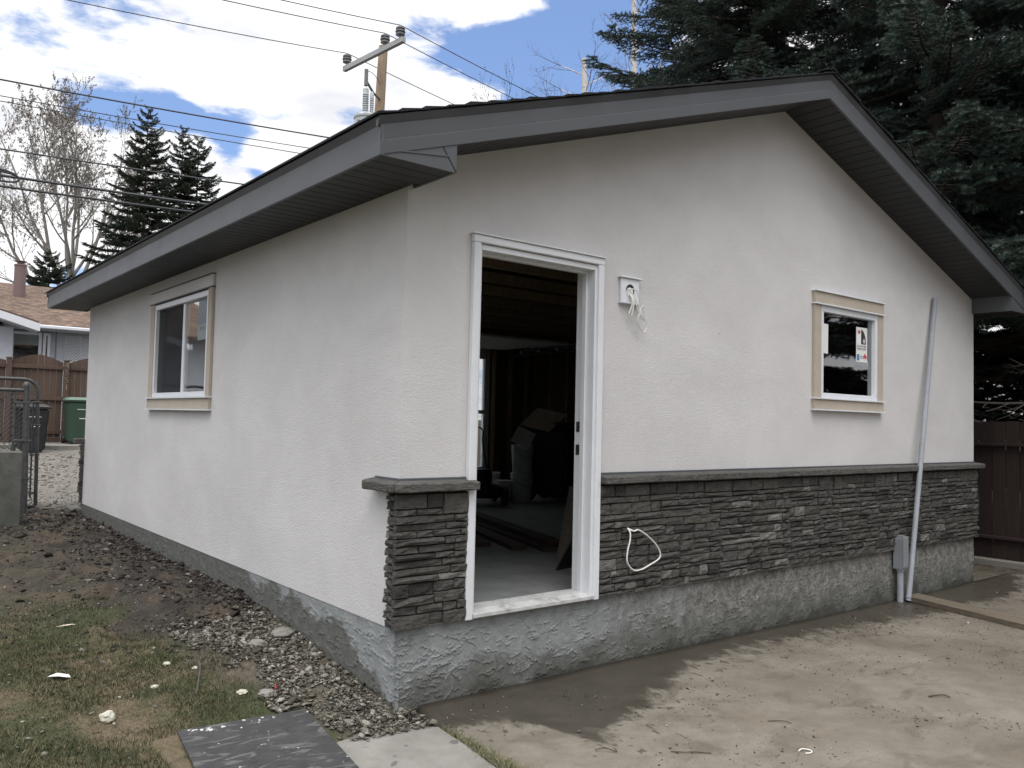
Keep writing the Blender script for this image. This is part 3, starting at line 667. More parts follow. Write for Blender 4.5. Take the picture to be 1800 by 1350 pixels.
mb = MB(); mb.box((-0.10, L-.02, -.3), (0.03, L+.35, -.05), .02); gpart(mb, 'footing', M['old_concrete'], label='pale concrete apron corner at the lane')

# soffits, fascia, roof
ye0, ye1 = -OR, L+OR
def side_x(s, a, b):  # mirror helper
    return (a, b) if s == 0 else (W-b, W-a)
for s in (0, 1):
    # eave soffit panels, grooved (boards across the overhang)
    y = ye0+0.02; kpan = 0
    while y < ye1-0.03:
        y2 = min(y+0.101, ye1-0.02); a, b = side_x(s, -OE+.02, 0.0 if (y > -0.02 or y2 > 0) else 0.04)
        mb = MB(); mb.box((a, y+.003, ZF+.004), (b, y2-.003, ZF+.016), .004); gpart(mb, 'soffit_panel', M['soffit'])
        y = y2
    a, b = side_x(s, -OE+.018, -0.002); mb = MB(); mb.box((a, ye0+.018, ZF+.017), (b, ye1-.018, ZF+.022)); gpart(mb, 'soffit_backing', M['soffit'])
    # rake soffit panels on the front
    n = 38; xs = np.linspace(0.06, W/2, n+1)
    for i in range(n):
        a, b = xs[i], xs[i+1]
        if s: a, b = W-b, W-a
        g_ = 0.003
        pts = [(a+g_, zb(a+g_)+.004), (b-g_, zb(b-g_)+.004), (b-g_-.003, zb(b-g_)+.016), (a+g_+.003, zb(a+g_)+.016)]
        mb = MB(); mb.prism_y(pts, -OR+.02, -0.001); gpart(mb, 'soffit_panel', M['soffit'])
    a, b = (-.05, W/2) if s == 0 else (W/2, W+.05)
    for (q0, q1) in ((-OR+.018, -.002), (L+.002, L+OR-.018)):
        mb = MB(); mb.prism_y([(a, zb(a)+.018), (b, zb(b)+.018), (b, zb(b)+.024), (a, zb(a)+.024)], q0, q1); gpart(mb, 'soffit_backing', M['soffit'])
    # eave fascia, two folds
    x = -OE if s == 0 else W+OE; sg = 1 if s == 0 else -1
    mb = MB(); mb.poly([(x, ye0, ZF), (x-sg*.001, ye0, ZF+.062), (x+sg*.005, ye0, ZF+.066), (x+sg*.002, ye0, ZF+.140), (x+sg*.02, ye0, ZF+.140), (x+sg*.02, ye0, ZF),
                        (x, ye1, ZF), (x-sg*.001, ye1, ZF+.062), (x+sg*.005, ye1, ZF+.066), (x+sg*.002, ye1, ZF+.140), (x+sg*.02, ye1, ZF+.140), (x+sg*.02, ye1, ZF)],
                       [(0, 1, 2, 3, 4, 5), (11, 10, 9, 8, 7, 6)]+[(i, i+6, (i+1) % 6+6, (i+1) % 6) for i in range(6)])
    gpart(mb, 'eave_fascia', M['fascia'])
    # rake fascia
    for yy, sy_ in ((-OR, 1), (L+OR, -1)):
        cuts = [-OE-.0, 2.62, W/2] if s == 0 else [W/2, W-1.0, W+OE]
        for a, b in zip(cuts[:-1], cuts[1:]):
            aa = a+(0.0015 if a not in (-OE, W/2) else 0)
            prof = [(-.0005, 0.0), (-.0025, .062), (.0040, .066), (.000, .140), (.018, .140), (.018, 0.0)]
            vs = [(aa, yy+sy_*p, zb(aa)+q) for p, q in prof]+[(b, yy+sy_*p, zb(b)+q) for p, q in prof]
            mb = MB(); mb.poly(vs, [(0, 1, 2, 3, 4, 5), (11, 10, 9, 8, 7, 6)]+[(i, i+6, (i+1) % 6+6, (i+1) % 6) for i in range(6)])
            gpart(mb, 'rake_fascia', M['fascia'])
        # drip edge flashing, flared outwards
        cuts = [-OE-.014, 2.72, W/2] if s == 0 else [W/2, W+OE+.014]
        for a, b in zip(cuts[:-1], cuts[1:]):
            aa = a+(0.002 if a == 2.72 else 0)
            prof = [(.006, .136), (-.016, .178), (-.012, .182), (.02, .182), (.02, .136)]
            n5 = len(prof)
            vs = [(aa, yy+sy_*p, zb(aa)+q) for p, q in prof]+[(b, yy+sy_*p, zb(b)+q) for p, q in prof]
            mb = MB(); mb.poly(vs, [tuple(range(n5)), tuple(range(2*n5-1, n5-1, -1))]+[(i, i+n5, (i+1) % n5+n5, (i+1) % n5) for i in range(n5)])
            gpart(mb, 'drip_edge', M['drip'])
    prof = [(.006, .136), (-.018, .172), (-.014, .176), (.02, .178), (.02, .136)]; n5 = 5
    vs = [(x+sg*p, ye0+.004, ZF+q) for p, q in prof]+[(x+sg*p, ye1-.004, ZF+q) for p, q in prof]
    mb = MB(); mb.poly(vs, [tuple(range(n5)), tuple(range(2*n5-1, n5-1, -1))]+[(i, i+n5, (i+1) % n5+n5, (i+1) % n5) for i in range(n5)]); gpart(mb, 'drip_edge', M['drip'])
    # boxed eave return
    xb = 0.042
    for yy, y_in in ((-OR+.004, .0), (L+OR-.004, L)):
        a, b = (-OE+.01, xb) if s == 0 else (W-xb, W+OE-.01)
        hi = xb if s == 0 else W-xb
        lo = -OE+.01 if s == 0 else W+OE-.01
        mb = MB()
        tri = [(lo, ZF+.001), (hi, ZF+.001), (hi, zb(hi)+.02), (lo, zb(lo)+.02)]
        y2 = yy+(.012 if yy < 0 else -.012); mb.prism_y(tri, yy, y2)
        gpart(mb, 'eave_return', M['fascia'])
        mb = MB(); q0, q1 = (y2+.0005, -.001) if yy < 0 else (L+.001, y2-.0005)
        xa, xc = (hi-.012, hi) if s == 0 else (hi, hi+.012)
        mb.box((xa, q0, ZF+.001), (xc, q1, zb(hi)+.015)); gpart(mb, 'eave_return', M['fascia'])
        if yy < 0 and s == 0:
            mb = MB(); mb.prism_y([(-.30, ZF+.034), (hi-.045, ZF+.072), (hi-.045, ZF+.078), (-.26, ZF+.047)], yy-.004, yy-.0005); gpart(mb, 'flashing_seam', M['fascia'])
            mb = MB(); mb.prism_y([(hi-.005, ZF+.004), (hi-.0005, ZF+.004), (hi-.095, zb(hi)-.012), (hi-.099, zb(hi)-.012)], yy-.002, yy-.0004); gpart(mb, 'flashing_seam', M['shingle'])
    # roof deck
    a, b = (-OE+.012, W/2) if s == 0 else (W/2, W+OE-.012)
    mb = MB(); mb.prism_y([(a, zb(a)+.155), (b, zb(b)+.155), (b, zb(b)+.176), (a, zb(a)+.176)], ye0+.014, ye1-.014); gpart(mb, 'roof_deck', M['osb'])
    # shingle courses
    cs = math.cos(math.atan(SL)); nC = 30; step = (W/2+OE+.03)/nC
    for i in range(nC):
        xa = -OE-.03+i*step; xc = xa+step*1.25
        def P(xq, h): return (xq if s == 0 else W-xq, ZF+SL*(xq+OE)+.184+h)
        j = rnd.uniform(-.004, .010); hh = rnd.uniform(0.010, 0.019)
        pts = [P(xa, 0.004), P(xc, 0.001), P(xc, 0.005), P(xa, hh+0.004)]
        mb = MB(); mb.prism_y(pts, ye0-.026-j, ye1+.026+rnd.uniform(0, .008)); gpart(mb, 'shingle_course', M['shingle'])
y = ye0-.03
while y < ye1:
    mb = MB(); zr = ZF+SL*(W/2+OE)+.205; mb.prism_y([(W/2-.14, zr-.042), (W/2, zr+.008), (W/2+.14, zr-.042), (W/2+.14, zr-.048), (W/2, zr), (W/2-.14, zr-.048)], y, y+.30)
    for q in range(len(mb.v)): mb.v[q] = (mb.v[q][0], mb.v[q][1], mb.v[q][2]+(0.012 if mb.v[q][1] < y+.1 else 0))
    gpart(mb, 'ridge_shingle', M['shingle']); y += .15

# ------------------------------------------------------------------ stone wainscot
def stone_face(w_, h_, d_, corner=False):
    """rough faced stone, local: x 0..w, z 0..h, front towards -y at -d"""
    nxs = 4 if w_ > 0.12 else 3; nzs = 3
    v = []; c = 0.0035
    for j in range(nzs):
        for i in range(nxs):
            u = i/(nxs-1); t = j/(nzs-1)
            ex = c*(1 if i == 0 else -1 if i == nxs-1 else 0); ez = c*(1 if j == 0 else -1 if j == nzs-1 else 0)
            dd = d_-(0.005 if (i in (0, nxs-1) or j in (0, nzs-1)) else 0)+rnd.uniform(-.005, .007)
            v.append((u*w_+ex+(rnd.uniform(-.01, .01) if 0 < i < nxs-1 else 0), -dd, t*h_+ez+rnd.uniform(-.002, .002)+(rnd.uniform(-.3, .3)*h_*.3 if 0 < j < nzs-1 else 0)))
    nb = len(v)
    ring = [i for i in range(nxs)]+[nxs*(j+1)-1 for j in range(1, nzs)]+[nxs*(nzs-1)+i for i in range(nxs-2, -1, -1)]+[nxs*j for j in range(nzs-2, 0, -1)]
    for r_ in ring:
        i = r_ % nxs; j = r_//nxs; v.append((i/(nxs-1)*w_, -0.012, j/(nzs-1)*h_))
    f = [(j*nxs+i, j*nxs+i+1, (j+1)*nxs+i+1, (j+1)*nxs+i) for j in range(nzs-1) for i in range(nxs-1)]
    n = len(ring); f += [(ring[k], nb+k, nb+(k+1) % n, ring[(k+1) % n]) for k in range(n)]
    return v, f
STZ0, STZ1 = 0.008, 0.703
def layout(x0, x1, rs):
    out = []; nb = 6; bh = (STZ1-STZ0)/nb
    for b in range(nb):
        z0 = STZ0+b*bh; x = x0-(0 if b % 2 == 0 else rs.uniform(.0, .2)); 
        while x < x1-0.02:
            wb = rs.uniform(.26, .60); xe = x+wb
            if xe > x1-.07: xe = x1
            xs0 = max(x, x0)
            rows = rs.choice([(0.5, 0.5), (0.33, 0.3, 0.37), (0.26, 0.42, 0.32), (0.42, 0.22, 0.36), (0.6, 0.4), (0.3, 0.35, 0.35), (0.22, 0.45, 0.33), (0.38, 0.62)])
            if b == nb-1: rows = rs.choice([(0.30, 0.70), (0.35, 0.65), (1.0,)])
            z = z0
            for r_ in rows:
                h = r_*bh; q = xs0
                while q < xe-.012:
                    wq = rs.uniform(.07, .24) if h > .045 else rs.uniform(.10, .36)
                    qe = q+wq
                    if qe > xe-.05: qe = xe
                    out.append((q, qe, z, h)); q = qe
                z += h
            x = xe
    return out
def pick_mat(rs):
    u = rs.random(); return M['stone3'] if u < .07 else M['stone2'] if u < .13 else M['stone1'] if u < .5 else M['stone0']
rs = random.Random(23); stones = []
for (q, qe, z, h) in layout(-0.036, X0+.004, rs): stones.append((q, qe, z, h))
for (q, qe, z, h) in layout(X1-.002, W+.03, rs): stones.append((q, qe, z, h))
stones.sort(key=lambda s_: -(((s_[1]-s_[0])*s_[3])/((s_[0]+3.2)**2)))
rest = {}
rbuf = MB(); nst = 0
side_rows = []
zq = STZ0
while zq < STZ1-.01:
    h = rs.uniform(.022, .055); h = min(h, STZ1-zq); side_rows.append((zq, h)); zq += h
for (zq, h) in side_rows:
    for (a, b) in ([(-0.006, rs.uniform(.05, .085))] if rs.random() < .5 else [(-0.006, .04), (.04, rs.uniform(.07, .09))]):
        v, f = stone_face(b-a, h-.003, .034); mb = MB(); mb.poly([(p[1]+.0, a+p[0], zq+p[2]) for p in v], f)
        gpart(mb, 'stone', pick_mat(rs)); nst += 1
for (q, qe, z, h) in stones:
    dep = rs.uniform(.030, .047); v, f = stone_face(qe-q-.003, h-.003, dep)
    pts = [(q+p[0], p[1], z+p[2]) for p in v]
    if nst < 285:
        mb = MB(); mb.poly(pts, f); gpart(mb, 'stone', pick_mat(rs)); nst += 1
    else:
        mt = pick_mat(rs); rest.setdefault(mt.name, (MB(), mt))[0].poly(pts, f)
MBR = MB()
for k_, (mbb, mt) in rest.items():
    pass
if rest:
    names = list(rest); me = bpy.data.meshes.new('stone_cladding'); V = []; Fc = []; mi = []
    for i, k_ in enumerate(names):
        b0 = len(V); V += rest[k_][0].v; Fc += [tuple(b0+q for q in f) for f in rest[k_][0].f]; mi += [i]*len(rest[k_][0].f)
    me.from_pydata(V, [], Fc)
    for k_ in names: me.materials.append(rest[k_][1])
    me.polygons.foreach_set('material_index', mi); me.update()
    o = link('stone_cladding', me); o.parent = G; o.matrix_parent_inverse = Matrix.Translation(-G_off); o['kind'] = 'stuff'
mb = MB(); mb.box((-.014, -.014, STZ0+.002), (X0+.004, -.0005, .71)); mb.box((-.014, -.0004, STZ0+.002), (-.0005, .07, .71)); mb.box((X1-.002, -.014, STZ0+.002), (W+.012, -.0005, .71)); gpart(mb, 'mortar_bed', M['mortar'])
# right end face of the stone veneer
for (zq, h) in side_rows:
    v, f = stone_face(.045, h-.003, .03); mb = MB(); mb.poly([(W-p[1]*1.0, .005-p[0]+0.0, zq+p[2]) for p in v], f); gpart(mb, 'stone', pick_mat(rs))
# cap stones
def cap_piece(pts_xy, name='capstone'):
    mb = MB(); n = len(pts_xy)
    mb.prism_z(pts_xy, .712, .758); me_v = list(mb.v)
    bm = bmesh.new(); vs = [bm.verts.new(q) for q in mb.v]; [bm.faces.new([vs[i] for i in f]) for f in mb.f]
    bmesh.ops.recalc_face_normals(bm, faces=bm.faces)
    bmesh.ops.bevel(bm, geom=bm.edges[:], offset=.006, segments=1, affect='EDGES')
    bmesh.ops.subdivide_edges(bm, edges=[e for e in bm.edges if e.calc_length() > .12], cuts=5, use_grid_fill=True)
    for v_ in bm.verts:
        nn = mnoise.noise_vector(v_.co*14)*.0045+mnoise.noise_vector(v_.co*45)*.0015; v_.co += nn
        if v_.co.y > -.02 and v_.co.x > 0: pass
        v_.co.z += 0.012*max(0, min(1, (v_.co.y+.085)/.085)) if v_.co.z > .73 and v_.co.x > -.02 else 0
    me = bpy.data.meshes.new(name); bm.to_mesh(me); bm.free(); me.materials.append(M['cap'])
    o = link(name, me); o.parent = G; o.matrix_parent_inverse = Matrix.Translation(-G_off); return o
cap_piece([(-.082, -.082), (X0+.046, -.082), (X0+.046, -.002), (-.004, -.002)])
cap_piece([(-.084, -.080), (-.006, -.001), (-.002, .255), (-.084, .255)])
xs = [X1+.002, 2.42, 3.55, 4.62, 5.75, W+.085]
for a, b in zip(xs[:-1], xs[1:]): cap_piece([(a+.001+(0 if a > 2 else .0), -.082), (b-.001, -.082), (b-.001, -.002), (a+.001, -.002)])
cap_piece([(W+.003, -.001), (W+.085, -.001), (W+.085, .30), (W+.003, .30)])
mb = MB(); mb.box((-.012, -.012, .757), (X0+.0, -.0005, .781), .003); mb.box((-.012, -.0004, .757), (-.0004, .24, .781), .003); mb.box((X1+.005, -.012, .757), (W+.006, -.0005, .781), .003); gpart(mb, 'base_flashing', M['fascia'])
# stone and cap seen edge on at the far corner
mb = MB(); mb.box((-.11, L-.02, .70), (.03, L+.09, .765), .008); gpart(mb, 'capstone', M['cap'])
for (zq, h) in side_rows:
    mb = MB(); mb.box((-rs.uniform(.028, .05), L-.012, zq), (.02, L+.04, zq+h-.003), .004); gpart(mb, 'stone', pick_mat(rs))

# ------------------------------------------------------------------ doorway
mb = MB()  # casing legs and head, brick mould profile
DF = MB(); DF.box((X0, -.036, 0.001), (X0+.048, -.0005, ZD-.0485), .004); df = gpart(DF, 'door_frame', M['white_trim'])
m2 = MB(); m2.box((X1-.048, -.036, 0.001), (X1, -.0005, ZD-.0485), .004); sub(m2, 'casing', M['white_trim'], df)
m2 = MB(); m2.box((X0-.003, -.037, ZD-.048), (X1+.003, -.0005, ZD-.004), .004); m2.box((X0-.012, -.048, ZD-.0035), (X1+.012, -.0005, ZD+.003)); sub(m2, 'head_casing', M['white_trim'], df)
jz = ZD-.052
m2 = MB(); m2.box((X1-.066, -.018, .02), (X1-.0355, T+.005, jz), .002); sub(m2, 'jamb', M['white_trim'], df)
m2 = MB(); m2.box((X0+.0355, -.018, .02), (X0+.066, T+.005, jz), .002); sub(m2, 'jamb', M['white_trim'], df)
m2 = MB(); m2.box((X0+.0665, -.018, jz-.032), (X1-.0665, T+.005, jz), .002); sub(m2, 'head_jamb', M['white_trim'], df)
for a, b in ((X1-.082, X1-.0665), (X0+.0665, X0+.082)):
    m2 = MB(); m2.box((a, .045, .02), (b, .082, jz-.033), .002); sub(m2, 'door_stop', M['white_trim'], df)
m2 = MB(); m2.box((X0+.0825, .045, jz-.048), (X1-.0825, .082, jz-.0325), .002); sub(m2, 'door_stop', M['white_trim'], df)
for zc in (1.065, .92):
    m2 = MB(); m2.box((X1-.0695, .090, zc-.032), (X1-.0655, .128, zc+.032), .001); s_ = sub(m2, 'strike_plate', M['strike'], df)
    m2 = MB(); m2.box((X1-.0705, .10, zc-.014), (X1-.0697, .116, zc+.014)); sub(m2, 'strike_hole', M['black_ink'], df)
m2 = MB(); m2.prism_x([(-.045, .012), (-.045, .030), (.02, .044), (.135, .046), (.135, .001), (-.02, .001)], X0+.049, X1-.049); sub(m2, 'sill', M['sill'], df)

# light fixture block with loose cables
BL = MB(); BL.box((1.600, -.022, 1.876), (1.768, -.0005, 2.030), .004); bl = gpart(BL, 'fixture_block', M['white_vinyl'])
m2 = MB(); m2.box((1.586, -.036, 2.031), (1.784, -.0005, 2.041), .002); sub(m2, 'top_flange', M['white_vinyl'], bl)
m2 = MB(); m2.box((1.592, -.032, 1.866), (1.776, -.0005, 1.875), .002); sub(m2, 'bottom_flange', M['white_vinyl'], bl)
m2 = MB(); m2.lathe([(.047, -.0225), (.047, -.0235), (.040, -.0237), (.039, -.0225)], (1.680, 0, 1.955), 28, 'y'); sub(m2, 'hole_rim', M['white_vinyl'], bl)
m2 = MB(); m2.lathe([(.040, -.0222), (.040, -.0226)], (1.680, 0, 1.955), 28, 'y'); sub(m2, 'junction_hole', M['black_plastic'], bl)
m2 = MB(); m2.lathe([(.031, -.0228), (.029, -.026), (.006, -.027)], (1.676, 0, 1.942), 20, 'y'); sub(m2, 'wire_nut_cluster', M['bucket'], bl)
def smooth_path(pts, n=8):
    pts = [Vector(p) for p in pts]; out = []
    for i in range(len(pts)-1):
        p0 = pts[max(i-1, 0)]; p1 = pts[i]; p2 = pts[i+1]; p3 = pts[min(i+2, len(pts)-1)]
        for k_ in range(n):
            t = k_/n; out.append(0.5*((2*p1)+(-p0+p2)*t+(2*p0-5*p1+4*p2-p3)*t*t+(-p0+3*p1-3*p2+p3)*t**3))
    out.append(pts[-1]); return out
c1 = [(1.65, -.025, 1.957), (1.67, -.04, 1.962), (1.705, -.05, 1.955), (1.73, -.05, 1.92), (1.765, -.045, 1.86), (1.80, -.04, 1.80), (1.79, -.04, 1.77), (1.745, -.05, 1.80), (1.755, -.05, 1.845), (1.79, -.045, 1.865), (1.775, -.04, 1.835), (1.74, -.05, 1.80), (1.728, -.05, 1.765), (1.75, -.045, 1.72), (1.785, -.04, 1.70)]
m2 = MB(); m2.tube(smooth_path(c1), .0035, 6); sub(m2, 'loose_cable', M['cable'], bl, True)
c2 = [(1.68, -.03, 1.93), (1.70, -.05, 1.90), (1.715, -.05, 1.85), (1.74, -.05, 1.81), (1.79, -.045, 1.78), (1.825, -.04, 1.735), (1.805, -.04, 1.695), (1.775, -.04, 1.70), (1.75, -.045, 1.745)]
m2 = MB(); m2.tube(smooth_path(c2), .0038, 6); sub(m2, 'loose_cable', M['cable'], bl, True)
for c3 in ([(1.668, -.028, 1.93), (1.674, -.05, 1.89), (1.668, -.045, 1.84), (1.652, -.04, 1.80)], [(1.675, -.028, 1.93), (1.683, -.052, 1.89), (1.682, -.047, 1.83), (1.676, -.04, 1.785)]):
    m2 = MB(); m2.tube(smooth_path(c3), .0055, 6); sub(m2, 'loose_cable', M['cable'], bl, True)
lp = [(1.672, -.040, .424), (1.700, -.070, .408), (1.745, -.066, .412), (1.82, -.07, .375), (1.905, -.072, .312), (1.955, -.07, .250), (1.945, -.068, .212), (1.86, -.07, .182), (1.77, -.072, .158), (1.70, -.07, .162), (1.645, -.07, .215), (1.645, -.07, .285), (1.668, -.068, .350), (1.676, -.06, .40), (1.672, -.04, .424)]
m2 = MB(); m2.tube(smooth_path(lp), .0052, 8); gpart(m2, 'cable_loop', M['cable'], True, label='white cable loop poking out of the stone')

# ------------------------------------------------------------------ gable window
wf = MB(); x_, X_, z_, Z_ = 3.945, 4.862, 1.338, 2.098
wf.box((x_, -.022, z_), (X_, .06, z_+.042), .003); wf.box((x_, -.022, Z_-.05), (X_, .06, Z_), .003); wf.box((x_, -.022, z_+.0425), (x_+.042, .06, Z_-.0505), .003); wf.box((X_-.042, -.022, z_+.0425), (X_, .06, Z_-.0505), .003)
WG = gpart(wf, 'window', M['white_vinyl'])
m2 = MB(); m2.box((x_+.043, .012, z_+.043), (X_-.043, .020, Z_-.051)); sub(m2, 'pane', M['glass'], WG)
m2 = MB(); m2.box((4.775, .024, z_+.043), (4.818, .058, Z_-.051), .003); sub(m2, 'sash_stile', M['white_vinyl'], WG)
for a, b, c, e, nm in ((3.846, 4.953, 2.1115, 2.205, 'trim_band'), (3.846, 4.953, 1.245, 1.326, 'trim_band')):
    m2 = MB(); m2.box((a, -.032, c), (b, -.0005, e), .003); sub(m2, nm, M['beige'], WG)
for a, b in ((3.848, x_-.001), (X_+.001, 4.951)):
    m2 = MB(); m2.box((a, -.028, 1.337), (b, -.0005, 2.099), .003); sub(m2, 'trim_band', M['beige'], WG)
for zc in (2.2055, 2.1, 1.3265, 1.234):
    m2 = MB(); m2.box((3.836, -.046, zc), (4.963, -.0005, zc+.0105), .001); sub(m2, 'flashing', M['white_vinyl'], WG)
def flat(name, pts, mt, y, parent, th=.0008):
    m_ = MB(); m_.prism_y(pts, y-th, y); return sub(m_, name, mt, parent)
yS = .0112
sx0, sx1, sz0_, sz1_ = 4.556, 4.742, 1.672, 1.975
flat('sticker', [(sx0, sz0_), (sx1, sz0_), (sx1, sz1_), (sx0, sz1_)], M['paper'], yS, WG)
ww = sx1-sx0; hh_ = sz1_-sz0_
def S(u, v): return (sx0+u*ww, sz0_+v*hh_)
arch = [S(.42, .52)]+[S(.42+.0*k_, .94) for k_ in (1,)]+[S(.42+.45*math.sin(a), .52+.42*math.cos(a)) for a in np.linspace(.15, 1.571, 9)]
flat('sticker_print', arch, M['black_ink'], yS-.001, WG)
archl = [S(.13, .53), S(.42, .53), S(.42, .93)]+[S(.42-.30*math.sin(a), .52+.42*math.cos(a)) for a in np.linspace(.1, 1.571, 7)]
flat('sticker_print', archl, M['bucket'], yS-.001, WG)
flat('sticker_print', [S(.24+.10*math.cos(a), .86+.055*math.sin(a)) for a in np.linspace(0, 6.1, 14)], M['red_ink'], yS-.002, WG)
for a in (0, 1.047, 2.094):
    c_, s_ = math.cos(a)*.11, math.sin(a)*.07; nx_, nz_ = -math.sin(a)*.018, math.cos(a)*.012
    flat('sticker_print', [S(.68-c_-nx_, .61-s_-nz_), S(.68+c_-nx_, .61+s_-nz_), S(.68+c_+nx_, .61+s_+nz_), S(.68-c_+nx_, .61-s_+nz_)], M['paper'], yS-.0025-a*.0002, WG)
def text(s_, size, loc, rot, mt, parent, name='lettering', ext=.0006, align='CENTER', squash=1.0):
    cu = bpy.data.curves.new(name, 'FONT'); cu.body = s_; cu.size = size; cu.align_x = align; cu.align_y = 'CENTER'; cu.extrude = ext
    to = bpy.data.objects.new('tmp', cu); col.objects.link(to); dg = bpy.context.evaluated_depsgraph_get()
    me = bpy.data.meshes.new_from_object(to.evaluated_get(dg)); bpy.data.objects.remove(to)
    me.materials.clear(); me.materials.append(mt); me.transform(Matrix.Translation(loc) @ rot @ Matrix.Diagonal((squash, 1, 1, 1)))
    return link(name, me, parent)
RX = Matrix.Rotation(R(90), 4, 'X')
text('ALL WEATHER', .026, ((sx0+sx1)/2-.005, yS-.0016, sz0_+hh_*.455), RX, M['grey_ink'], WG, squash=.88)
text('WINDOWS', .030, ((sx0+sx1)/2-.005, yS-.0016, sz0_+hh_*.375), RX, M['grey_ink'], WG, squash=.95)
flat('sticker_print', [S(.06, .04), S(.28, .04), S(.28, .22), S(.06, .22)], M['blue_ink'], yS-.001, WG)
leaf = [(.0, -.5), (.06, -.12), (.5, -.28), (.38, .02), (.5, .2), (.22, .22), (.2, .34), (.0, .55), (-.2, .34), (-.22, .22), (-.5, .2), (-.38, .02), (-.5, -.28), (-.06, -.12)]
flat('sticker_print', [S(.78+.36*a, .15+.20*b) for a, b in leaf], M['red_ink'], yS-.001, WG)
for vz in (.12, .17):
    flat('sticker_print', [S(.36, vz-.012), S(.56, vz-.012), S(.56, vz+.012), S(.36, vz+.012)], M['grey_ink'], yS-.001, WG)
flat('sticker', [(3.9885, 1.712), (4.105, 1.709), (4.107, 1.955), (3.9885, 1.958)], M['blind'] if False else M['paper'], yS, WG)

# ------------------------------------------------------------------ side window (slider)
wf = MB(); y_, Y_, z_, Z_ = 2.955, 4.412, 1.232, 2.086
wf.box((-.020, y_, z_), (.06, Y_, z_+.040), .003); wf.box((-.020, y_, Z_-.045), (.06, Y_, Z_), .003); wf.box((-.020, y_, z_+.0405), (.06, y_+.040, Z_-.0455), .003); wf.box((-.020, Y_-.040, z_+.0405), (.06, Y_, Z_-.0455), .003)
WS = gpart(wf, 'window', M['white_vinyl'])
m2 = MB(); m2.box((.004, 3.615, z_+.041), (.055, 3.662, Z_-.046), .003); sub(m2, 'meeting_stile', M['white_vinyl'], WS)
m2 = MB(); m2.box((.018, y_+.041, z_+.041), (.024, 3.614, Z_-.046)); sub(m2, 'pane', M['glass'], WS)
m2 = MB(); m2.box((.034, 3.663, z_+.041), (.040, Y_-.041, Z_-.046)); sub(m2, 'pane', M['glass'], WS)
m2 = MB(); m2.box((.010, 3.664, z_+.042), (.012, Y_-.042, Z_-.047)); sub(m2, 'insect_screen', M['screen'], WS)
m2 = MB(); m2.box((-.030, 2.866, 1.128), (-.0005, 4.540, 1.218), .003); sub(m2, 'trim_band', M['beige'], WS)
for a, b in ((2.868, y_-.001), (Y_+.001, 4.535)):
    m2 = MB(); m2.box((-.026, a, 1.2305), (-.0005, b, 2.098), .003); sub(m2, 'trim_band', M['beige'], WS)
m2 = MB(); m2.box((-.026, 2.866, 2.1055), (-.0005, 4.540, 2.203), .004); sub(m2, 'head_trim', M['stucco'], WS)
for zc in (1.219, 1.117):
    m2 = MB(); m2.box((-.046, 2.856, zc), (-.0005, 4.550, zc+.0105), .001); sub(m2, 'flashing', M['white_vinyl'], WS)
for zc in (2.0985, 2.2035):
    m2 = MB(); m2.box((-.036, 2.860, zc), (-.0005, 4.546, zc+.006)); sub(m2, 'flashing', M['fascia'], WS)
def flat_x(name, pts, mt, x, parent, th=.0008):
    m_ = MB(); m_.prism_x(pts, x-th, x); return sub(m_, name, mt, parent)
M['sticker_blue'] = simple('translucent_blue_label', (0.035, 0.075, 0.13), 0.3, var=0.2, vs=20)
M['sticker_grey'] = simple('pale_label', (0.18, 0.22, 0.22), 0.4, var=0.2, vs=20)
flat_x('sticker', [(3.00, 1.83), (3.30, 1.83), (3.30, 2.035), (3.00, 2.035)], M['sticker_blue'], .0172, WS)
flat_x('sticker', [(3.00, 1.70), (3.30, 1.70), (3.30, 1.8295), (3.00, 1.8295)], M['sticker_grey'], .0172, WS)
for yy in (3.25, 3.20, 3.13, 3.06): flat_x('sticker_print', [(yy, 1.89), (yy+.022, 1.89), (yy+.022, 2.00), (yy, 2.00)], M['sticker_grey'], .0162, WS)
for k_ in range(4): flat_x('sticker_print', [(3.04+.06*k_, 1.78), (3.075+.06*k_, 1.78), (3.075+.06*k_, 1.81), (3.04+.06*k_, 1.81)], M['sticker_blue'], .0162, WS)

# ------------------------------------------------------------------ inside the garage
# glazing in place of the open overhead door, widened to light the interior
mb = MB(); wz = L-T
mb.box((bx0, L-.10, bz0), (bx0+.04, L-.02, bz1), .002); mb.box((bx1-.05, L-.10, bz0), (bx1, L-.02, bz1), .002); mb.box((bx0+.041, L-.10, bz0), (bx1-.051, L-.02, bz0+.04), .002); mb.box((bx0+.041, L-.10, bz1-.04), (bx1-.051, L-.02, bz1), .002); mb.box((bx0+.041, L-.09, 1.19), (bx1-.051, L-.03, 1.25), .002)
for q_ in (2.05, 2.82, 3.58, 4.35, 5.11): mb.box((q_, L-.089, bz0+.042), (q_+.05, L-.031, bz1-.042), .002)
rw = gpart(mb, 'widened_rear_glazing', M['white_vinyl'])
m2 = MB(); m2.box((bx0+.041, L-.062, 1.251), (bx1-.051, L-.056, bz1-.041)); sub(m2, 'pane', M['glass'], rw)
m2 = MB(); m2.box((bx0+.041, L-.066, bz0+.041), (bx1-.051, L-.05, 1.189)); sub(m2, 'pane', M['glass'], rw)
